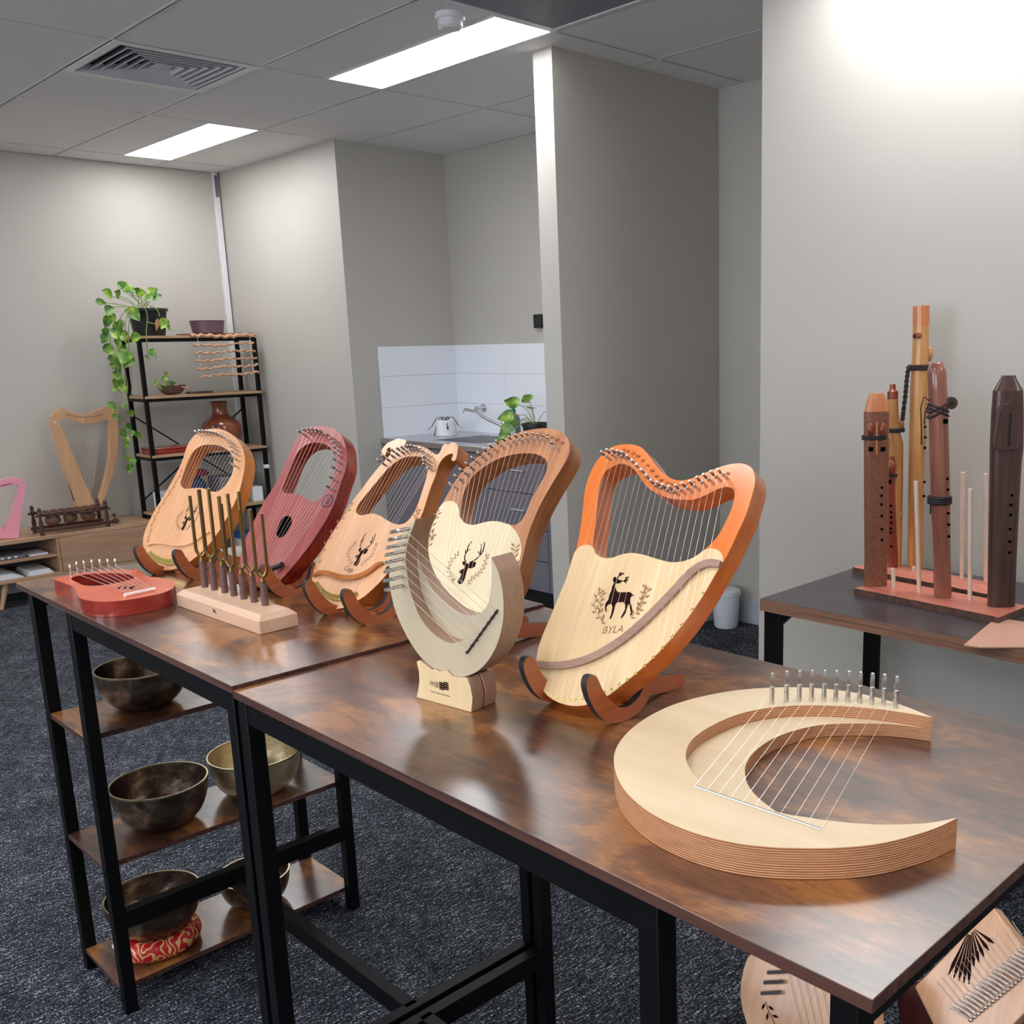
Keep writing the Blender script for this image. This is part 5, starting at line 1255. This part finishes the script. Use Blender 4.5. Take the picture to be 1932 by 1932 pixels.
for a in tops: m.tube([(a[0], .046, a[1] + .035), (a[0], .002, a[1] + .035)], .0018, 6)
m.build('tuning_pins', 'braid', hh)
# dark balafon-like rack with gourds
bx0, bx1, by0, by1 = .13, .50, 2.265, 2.40
bf = thing('gourd_rack', 'dark carved wooden rack with slats over gourds on the console', 'instrument', ((bx0 + bx1) / 2, (by0 + by1) / 2, CZ + .0005)); ox, oy = (bx0 + bx1) / 2, (by0 + by1) / 2
hx, hy = (bx1 - bx0) / 2, (by1 - by0) / 2
for sx_ in (-1, 1):
    for sy_ in (-1, 1):
        hgt = .155
        MB().lathe([(.012, 0), (.014, .01), (.009, .03), (.013, .06), (.008, .1), (.014, .13), (.009, .14), (.012, hgt), (.005, hgt + .012)], 10, c=(sx_ * hx, sy_ * hy, 0)).build('post', 'darkwood', bf)
for sy_ in (-1, 1):
    MB().box(-hx - .02, hx + .02, sy_ * hy - .008, sy_ * hy + .008, .018, .036).build('bottom_rail', 'darkwood', bf, bevel=.002)
    MB().tube([(-hx - .025, sy_ * hy, .118), (-hx * .3, sy_ * hy, .112), (hx * .4, sy_ * hy, .108), (hx + .025, sy_ * hy, .112)], .007, 8).build('top_rail', 'darkwood', bf)
for k in range(8):
    x = -hx + .03 + k * (2 * hx - .06) / 7; MB().box(x - .017, x + .017, -hy - .012, hy + .012, .118, .128).build('slat', 'darkwood', bf, bevel=.003)
for x, r in ((-.10, .034), (0.0, .030), (.10, .033)):
    MB().ball((x, 0, .075), r, 16, sc=(1.35, 1.1, 1)).build('gourd', 'gourd', bf)
for sx_ in (-.055, .055): MB().tube([(sx_, -hy, .03), (sx_, -hy, .112)], .004, 8).build('strut', 'darkwood', bf)
ct = thing('castanet', 'pair of small dark wooden clappers on the console', 'castanets', (.58, 2.37, CZ + .0005))
MB().ball((0, 0, .014), .02, 14, sc=(1.2, 1, .7)).build('lower_shell', 'darkwood', ct)
MB().tube([(0, 0, .026), (0, 0, .05)], .004, 8).build('peg', 'darkwood', ct)
MB().ball((-.004, 0, .055), .013, 12, sc=(1.2, 1, .6)).build('upper_shell', 'darkwood', ct)

# bookshelf
sx0, sx1, sy0, sy1 = .805, 1.575, 2.25, 2.53
bs = thing('bookshelf', 'tall black metal bookshelf with oak boards in the far corner', 'shelf', ((sx0 + sx1) / 2, (sy0 + sy1) / 2, 0)); ox, oy = (sx0 + sx1) / 2, (sy0 + sy1) / 2
def sbx(name, x0, x1, y0, y1, z0, z1, mat='black', bev=.001): return MB().box(x0 - ox, x1 - ox, y0 - oy, y1 - oy, z0, z1).build(name, mat, bs, bevel=bev)
for x in (sx0, sx1 - .024):
    for y in (sy0, sy1 - .024): sbx('leg', x, x + .024, y, y + .024, 0, 1.53)
BZS = (1.55, 1.18, .81, .43, .08)
for z in BZS:
    sbx('board', sx0 - .002 if z > 1.5 else sx0 + .002, sx1 + .002 if z > 1.5 else sx1 - .002, sy0 - .004, sy1 + .002, z - .016, z, 'oak')
    sbx('front_rail', sx0 + .024, sx1 - .024, sy0 + .002, sy0 + .02, z - .036, z - .016)
    sbx('back_rail', sx0 + .024, sx1 - .024, sy1 - .02, sy1 - .002, z - .036, z - .016)
    for x in (sx0 + .003, sx1 - .021): sbx('side_rail', x, x + .018, sy0 + .024, sy1 - .024, z - .036, z - .016)
for (a, b) in (((sx0 + .02, 1.05), (sx1 - .02, .50)), ((sx0 + .02, .50), (sx1 - .02, 1.05))):
    MB().tube([(a[0] - ox, sy1 - .005 - oy + (.006 if a[1] > 1 else 0), a[1]), (b[0] - ox, sy1 - .005 - oy + (.006 if a[1] > 1 else 0), b[1])], .005, 6).build('cross_brace', 'black', bs)
tag(MB().box(sx1 - .026, sx1 + .002, sy0 - .002, sy0 + .026, .655, .68).build('white_clip', 'white'), 'small white sticker around the bookshelf right leg', 'clip')
TB = BZS[0] + .0005
# pothos in a black pot
pot = thing('trailing_pothos', 'trailing pothos in black pot hanging down the bookshelf side', 'plant', (.93, 2.37, TB))
MB().lathe([(.088, 0), (.092, .004), (.112, .15), (.122, .152), (.122, .168), (.108, .168), (.106, .15), (.001, .145)], 32).build('pot', 'blackplastic', pot)
MB().lathe([(.105, .1475), (.05, .152), (.001, .153)], 24).build('soil', 'soil', pot)
CPn = (160, 510, 4.828)
def pl(x, y, Y): return ony(CPn[0] + x / CPn[2], CPn[1] + y / CPn[2], Y) - Vector((.93, 2.37, TB))
rr = random.Random(11); fol = MB(); stm = MB()
LV = [(200, 205, 45), (290, 210, 40), (345, 130, 35), (400, 180, 45), (520, 210, 40), (620, 190, 40), (650, 240, 38), (145, 290, 33), (220, 370, 42), (205, 460, 38), (190, 560, 28), (300, 520, 42), (280, 575, 45), (180, 620, 35), (350, 600, 45), (460, 610, 36), (220, 720, 42), (330, 720, 40), (360, 790, 58), (400, 830, 42), (260, 810, 36), (300, 890, 33), (300, 960, 38), (290, 1030, 38), (350, 1075, 33), (250, 1240, 36), (360, 1240, 20), (280, 1335, 26), (420, 1300, 26), (400, 1420, 24), (350, 1480, 30), (430, 1480, 24), (485, 1500, 26), (380, 1545, 32), (380, 1590, 24), (390, 1705, 26), (440, 1740, 28), (410, 1800, 30), (620, 755, 32), (565, 790, 18), (720, 480, 38), (750, 510, 28), (440, 230, 30), (560, 270, 22), (470, 180, 30), (590, 240, 32), (250, 430, 30), (330, 480, 26), (300, 650, 32), (250, 870, 24), (320, 830, 30), (270, 1090, 22), (330, 1010, 24)]
LW = [(445, 395, 52)]
for (x, y, s_) in LV + LW:
    Y = 2.20 + rr.uniform(-.05, .04) if x < 480 and y > 300 else (2.37 + rr.uniform(-.07, .05) if y < 300 else 2.22)
    if (x, y, s_) in LW: Y = 2.22
    c = pl(x, y, Y); L = s_ * 2.9 / CPn[2] * 6.1 / F_PX
    a = rr.uniform(0, 2 * PI); d = Vector((math.cos(a) * .6, -.25 + .3 * math.sin(a), -.75 if y > 300 else rr.uniform(-.2, .35))).normalized()
    up_ = Vector((rr.uniform(-.4, .2), -1, rr.uniform(.1, .7))).normalized()
    leafshape(fol, c - d * L * .45, d, up_, L, L * .78, 0, .18)
    if y < 300: stm.tube([Vector((rr.uniform(-.06, .06), rr.uniform(-.05, .05), .15)), (c - d * L * .45) * .6 + Vector((0, 0, .07)), c - d * L * .45], .0022, 5)
stems = [[(400, 330), (260, 345), (215, 480), (230, 620), (230, 720)], [(390, 340), (330, 420), (300, 560), (330, 780), (290, 960), (300, 1080), (340, 1130), (310, 1220), (280, 1330), (360, 1400), (380, 1560), (400, 1700), (420, 1800)],
         [(420, 340), (370, 480), (375, 700), (365, 900), (390, 1060), (370, 1200), (400, 1290)], [(430, 340), (400, 520), (410, 800), (430, 1000), (420, 1170)], [(545, 330), (570, 420), (560, 560), (572, 740), (590, 760)], [(600, 325), (660, 360), (680, 420)], [(570, 470), (640, 490), (700, 490)], [(150, 290), (240, 330), (380, 325)]]
for s_ in stems:
    pp_ = spline(s_, 4, False); path = []
    for i, (x, y) in enumerate(pp_):
        if y <= 342: path.append(pl(x, y, 2.27))
        else: path.append(pl(x, y, 2.215))
    stm.tube(path, .0028, 6)
stm.build('stems', 'stem', pot); fol.build('foliage', 'leaf', pot, smooth=60)
m = MB(); c = pl(665, 440, 2.23); leafshape(m, c, Vector((-.2, 0, -1)), Vector((0, -1, .2)), .075, .03, 0, .15); m.build('dead_leaf', 'deadleaf', pot)
# white wire-like hook
# purple dish on wooden tray
tag(MB().box(-.222, .222, -.07, .07, 0, .012).build('wooden_tray', 'terracotta', bevel=.002), 'flat brown wooden tray under the mauve dish', 'tray').location = (1.352, 2.385, TB)
pd = tag(MB().lathe([(.088, 0), (.096, .004), (.108, .078), (.112, .082), (.104, .082), (.092, .01), (.001, .008)], 32).build('mauve_dish', 'purple'), 'mauve ceramic dish on top of the bookshelf', 'dish'); pd.location = (1.312, 2.385, TB + .0125)
# wall hanging: knobbly rods on cords
tw = thing('twig_hanging', 'hanging of six knobbly pale twigs strung across the bookshelf', 'hanging', (1.34, 2.236, 1.55))
r2 = random.Random(5)
for k, (z, a, b) in enumerate(((-.006, -.21, .20), (-.062, -.203, .207), (-.108, -.199, .207), (-.155, -.200, .215), (-.205, -.19, .217), (-.255, -.188, .218))):
    pth = []; rs = []; n = 40
    for i in range(n + 1):
        t_ = i / n; pth.append((a + (b - a) * t_, -.006 + r2.uniform(-.002, .002), z + .004 * math.sin(i * 1.1 + k * 2) + .004 * math.sin(t_ * 9 + k) + (.012 * (t_ - .5) if k else 0) + r2.uniform(-.002, .002))); rs.append((.012 if k == 0 else .0075) * r2.uniform(.7, 1.2))
    MB().tube(pth, rs, 7).build('twig', 'driftwood', tw)
for x in (-.17, .18): MB().tube([(x, -.006, -.0), (x, -.006, -.255)], .0006, 4).build('cord', 'string', tw)
# coconut shell planter with sprig + small tray
sp = thing('shell_planter', 'halved dark shell with pothos sprig on the second board', 'planter', (1.02, 2.35, BZS[1] + .0005))
m = MB(); m.lathe([(.001, 0), (.03, 0), (.052, .015), (.066, .04), (.068, .06), (.064, .06), (.06, .04), (.045, .018), (.001, .008)], 28, sx=1.25, sy=.9); m.build('shell', 'shell', sp, smooth=60)
m = MB(); m.tube([(.0, -.055, .062), (.04, -.048, .05), (.085, -.03, .035), (.11, -.01, .05)], .006, 8); m.build('shell_teeth', 'kraft', sp)
fol = MB(); stm = MB()
for (x, z, s_) in ((-.10, .10, .045), (-.03, .115, .05), (-.01, .09, .035), (-.06, .07, .045), (.02, .075, .05), (-.085, .065, .04), (-.04, .145, .035)):
    c = Vector((x, -.02, z)); stm.tube([(-.03, 0, .01), (x * .7, -.01, z * .6), tuple(c)], .002, 5); d = Vector((x + .03, -.3, -.05 + rr.uniform(-.05, .05))).normalized()
    leafshape(fol, c, Vector((rr.uniform(-.8, .8), -.2, -.5)), Vector((0, -1, .4)).normalized(), s_, s_ * .75, 0, .15)
stm.build('stems', 'stem', sp); fol.build('foliage', 'leaf', sp, smooth=60)
tag(MB().box(-.075, .075, -.04, .04, 0, .014).build('dark_slab', 'flute_dark', bevel=.003), 'small dark wooden slab right of the shell planter', 'slab').location = (1.19, 2.34, BZS[1] + .0005)
# udu drum
v = thing('clay_udu', 'glossy brown clay pot drum with round side hole', 'pot', (1.335, 2.39, BZS[2] + .0005))
MB().lathe(spline([(.001, 0), (.05, 0), (.09, .02), (.122, .065), (.130, .115), (.118, .16), (.09, .19), (.06, .21), (.048, .235), (.046, .27), (.052, .30), (.058, .305), (.05, .306), (.042, .29), (.038, .25), (.001, .24)], 4, False), 48, cap=False).build('pot_body', 'terracotta', v, smooth=60)
hd = Vector((-.62, -.75, 0)).normalized(); c = hd * .118 + Vector((0, 0, .148)); nn = (hd + Vector((0, 0, .35))).normalized()
m = MB(); m.tube([c + nn * .0 - nn * .004, c + nn * .006], .013, 20); m.build('side_hole', 'blackplastic', v)
# red lacquered case on third board
rb = thing('red_case', 'long glossy red wooden case lying on the third board', 'case', (.965, 2.37, BZS[2] + .0005))
MB().box(-.14, .16, -.09, .09, 0, .028).build('case_body', 'coral_side', rb, bevel=.004)
MB().box(-.142, .162, -.092, .092, .029, .04).build('case_lid', 'coral_side', rb, bevel=.003)
# cloth bundles and boxes lower down
def bundle(name, label, loc, sc, mat, cat, seed):
    r3 = random.Random(seed); bm = bmesh.new(); bmesh.ops.create_icosphere(bm, subdivisions=3, radius=1)
    for q in bm.verts:
        n_ = math.sin(q.co.x * 6 + seed) * math.cos(q.co.y * 5 + seed) * .12 + math.sin(q.co.z * 8 + q.co.x * 3) * .08
        q.co *= 1 + n_; q.co = Vector((q.co.x * sc[0], q.co.y * sc[1], max(q.co.z, -.8) * sc[2] + .8 * sc[2]))
    me = bpy.data.meshes.new(name); bm.to_mesh(me); bm.free(); me.materials.append(M[mat])
    for p in me.polygons: p.use_smooth = True
    o = bpy.data.objects.new(name, me); COL.objects.link(o); o.location = loc; return tag(o, label, cat)
bundle('cloth_bundle', 'crumpled navy cloth bundle on the fourth board', (1.10, 2.38, BZS[3] + .0005), (.085, .08, .12), 'navy', 'cloth', 2)
bundle('cloth_bundle', 'maroon cloth bundle lying over the navy one', (1.12, 2.36, BZS[3] + .205), (.08, .05, .028), 'maroon', 'cloth', 5)
tag(MB().box(-.07, .07, -.09, .09, 0, .13).build('white_box', 'white', bevel=.003), 'white box at the left end of the fourth board', 'box').location = (.93, 2.36, BZS[3] + .0005)
tag(MB().box(-.035, .035, -.05, .05, 0, .10).build('white_box', 'white', bevel=.003), 'narrow white box at the right end of the fourth board', 'box').location = (1.50, 2.34, BZS[3] + .0005)
tag(MB().box(-.09, .09, -.1, .1, 0, .19).build('clear_tub', 'greyplastic', bevel=.01), 'grey plastic tub in the middle of the fourth board', 'tub').location = (1.33, 2.38, BZS[3] + .0005)
bx = thing('storage_box', 'white box with blue lid on the lowest board', 'box', (1.46, 2.37, BZS[4] + .0005))
MB().box(-.10, .10, -.1, .1, 0, .10).build('box_body', 'white', bx, bevel=.004); MB().box(-.103, .103, -.103, .103, .1005, .135).build('box_lid', 'blue', bx, bevel=.004)
tag(MB().box(-.16, .16, -.1, .1, 0, .22).build('cardboard_box', 'cardboard', bevel=.003), 'tan cardboard box on the lowest board', 'box').location = (1.02, 2.37, BZS[4] + .0005)

# ------------------------------------------------------------------ INSTRUMENTS BELOW THE NEAR DESK (bottom right)
# zither-lyre with sunburst
FZ = Frame(Vector((.02, -3.5, .0)), 0, 28)
def fz(pts, fr_=FZ): return [fr_.at(x, y) for x, y in pts]
z1 = thing('sunburst_zither', 'pale box zither with dark sunburst slots leaning under the table', 'zither', FZ.o + FZ.back * 0, FZ.rot)
oz = fz([(1873, 1712), (1932, 1790), (1985, 1860), (1900, 1945), (1850, 2010), (1793, 2000), (1725, 1862)])
MB().prism(oz, 0, .045, 'y', (), 0, 0).build('body', 'beechp', z1, bevel=.003)
m = MB(); ctr = FZ.at(1832, 1748)
for i in range(10):
    tip = FZ.at(1790 + i * 9.5, 1835 + 22 * math.sin((i + .5) / 10 * PI) - (i * 6.5 if i > 4 else 0))
    a = Vector(ctr); b = Vector(tip); d = (b - a); p = [tuple(a + d * t) for t in (.15, .5, .8, 1)]
    m.prism(ribbon(p, [.0006, .002, .004, .001]), -.0006, -.0001, 'y', (), 0, 0)
m.build('sunburst_slots', 'engrave', z1)
m = MB()
for i in range(21):
    q = FZ.at(1822 + i * 7, 1918 - i * 5.8); m2 = MB(); m2.tube([(q[0] + .008, -.003, q[1]), (q[0] - .028, -.018, q[1] + .008)], .0024, 7); m2.ball((q[0] + .012, -.004, q[1] - .002), .0042, 8)
    m2.build('tuning_pin', 'chrome', z1)
for i in range(16):
    a = FZ.at(1768 + i * 9.5, 1852 - i * 7.6); b = FZ.at(1822 + i * 9, 1918 - i * 7.4); MB().tube([(a[0], -.003, a[1]), (b[0], -.004, b[1])], .0006, 4).build('string', 'string', z1)
# pale lyre left of it
FY = Frame(Vector((-.17, -3.35, .0)), 0, 28)
y1_ = thing('pale_lyre', 'pale wooden lyre with rounded frame below the near desk corner', 'lyre', FY.o, FY.rot)
oy1 = fz([(1409, 1808), (1440, 1800), (1520, 1812), (1620, 1850), (1650, 1900), (1640, 2050), (1560, 2120), (1460, 2080), (1418, 1960), (1396, 1880)], FY)
MB().prism(spline(oy1, 3), 0, .04, 'y', (), 0, 0).build('body', 'beechp', y1_, bevel=.006)
iy = fz([(1447, 1818), (1520, 1828), (1600, 1862), (1625, 1910), (1610, 2030), (1550, 2080), (1480, 2050), (1452, 1960), (1440, 1880)], FY)
MB().prism(spline(iy, 3), -.0018, 0, 'y', (), 0, 0).build('soundboard', 'beechp', y1_)
for k, (x, y) in enumerate(((1462, 1835), (1455, 1854), (1450, 1874))):
    a = FY.at(x - 8, y); b = FY.at(x + 28, y - 2); MB().tube([(a[0], -.012, a[1]), (b[0], -.008, b[1])], .0045, 8).build('tuning_pin', 'chrome', y1_)
for k in range(8):
    a = FY.at(1488 + k * 16, 1828 + k * 7); b = FY.at(1540 + k * 12, 2040); MB().tube([(a[0], -.006, a[1]), (b[0], -.004, b[1])], .0006, 4).build('string', 'string', y1_)
m = MB(); leaf_vine(m, fz([(1446, 1890), (1450, 1905), (1462, 1930), (1470, 1960)], FY), -.002, .0008, .012, 6); leaf_vine(m, fz([(1590, 1905), (1600, 1922), (1612, 1940)], FY), -.002, .002, .02, 4); m.build('leaf_engraving', 'engrave', y1_)
# dark red lyre half hidden between them
FR_ = Frame(Vector((.06, -3.47, .0)), 0, 28)
d1 = thing('maroon_lyre', 'maroon lyre body hidden behind the pale zither', 'lyre', FR_.o, FR_.rot)
od = fz([(1690, 1880), (1725, 1850), (1765, 1860), (1800, 1940), (1830, 2060), (1760, 2100), (1720, 2000)], FR_)
MB().prism(spline(od, 3), 0, .035, 'y', (), 0, 0).build('body', 'maroon_wood', d1, bevel=.004)
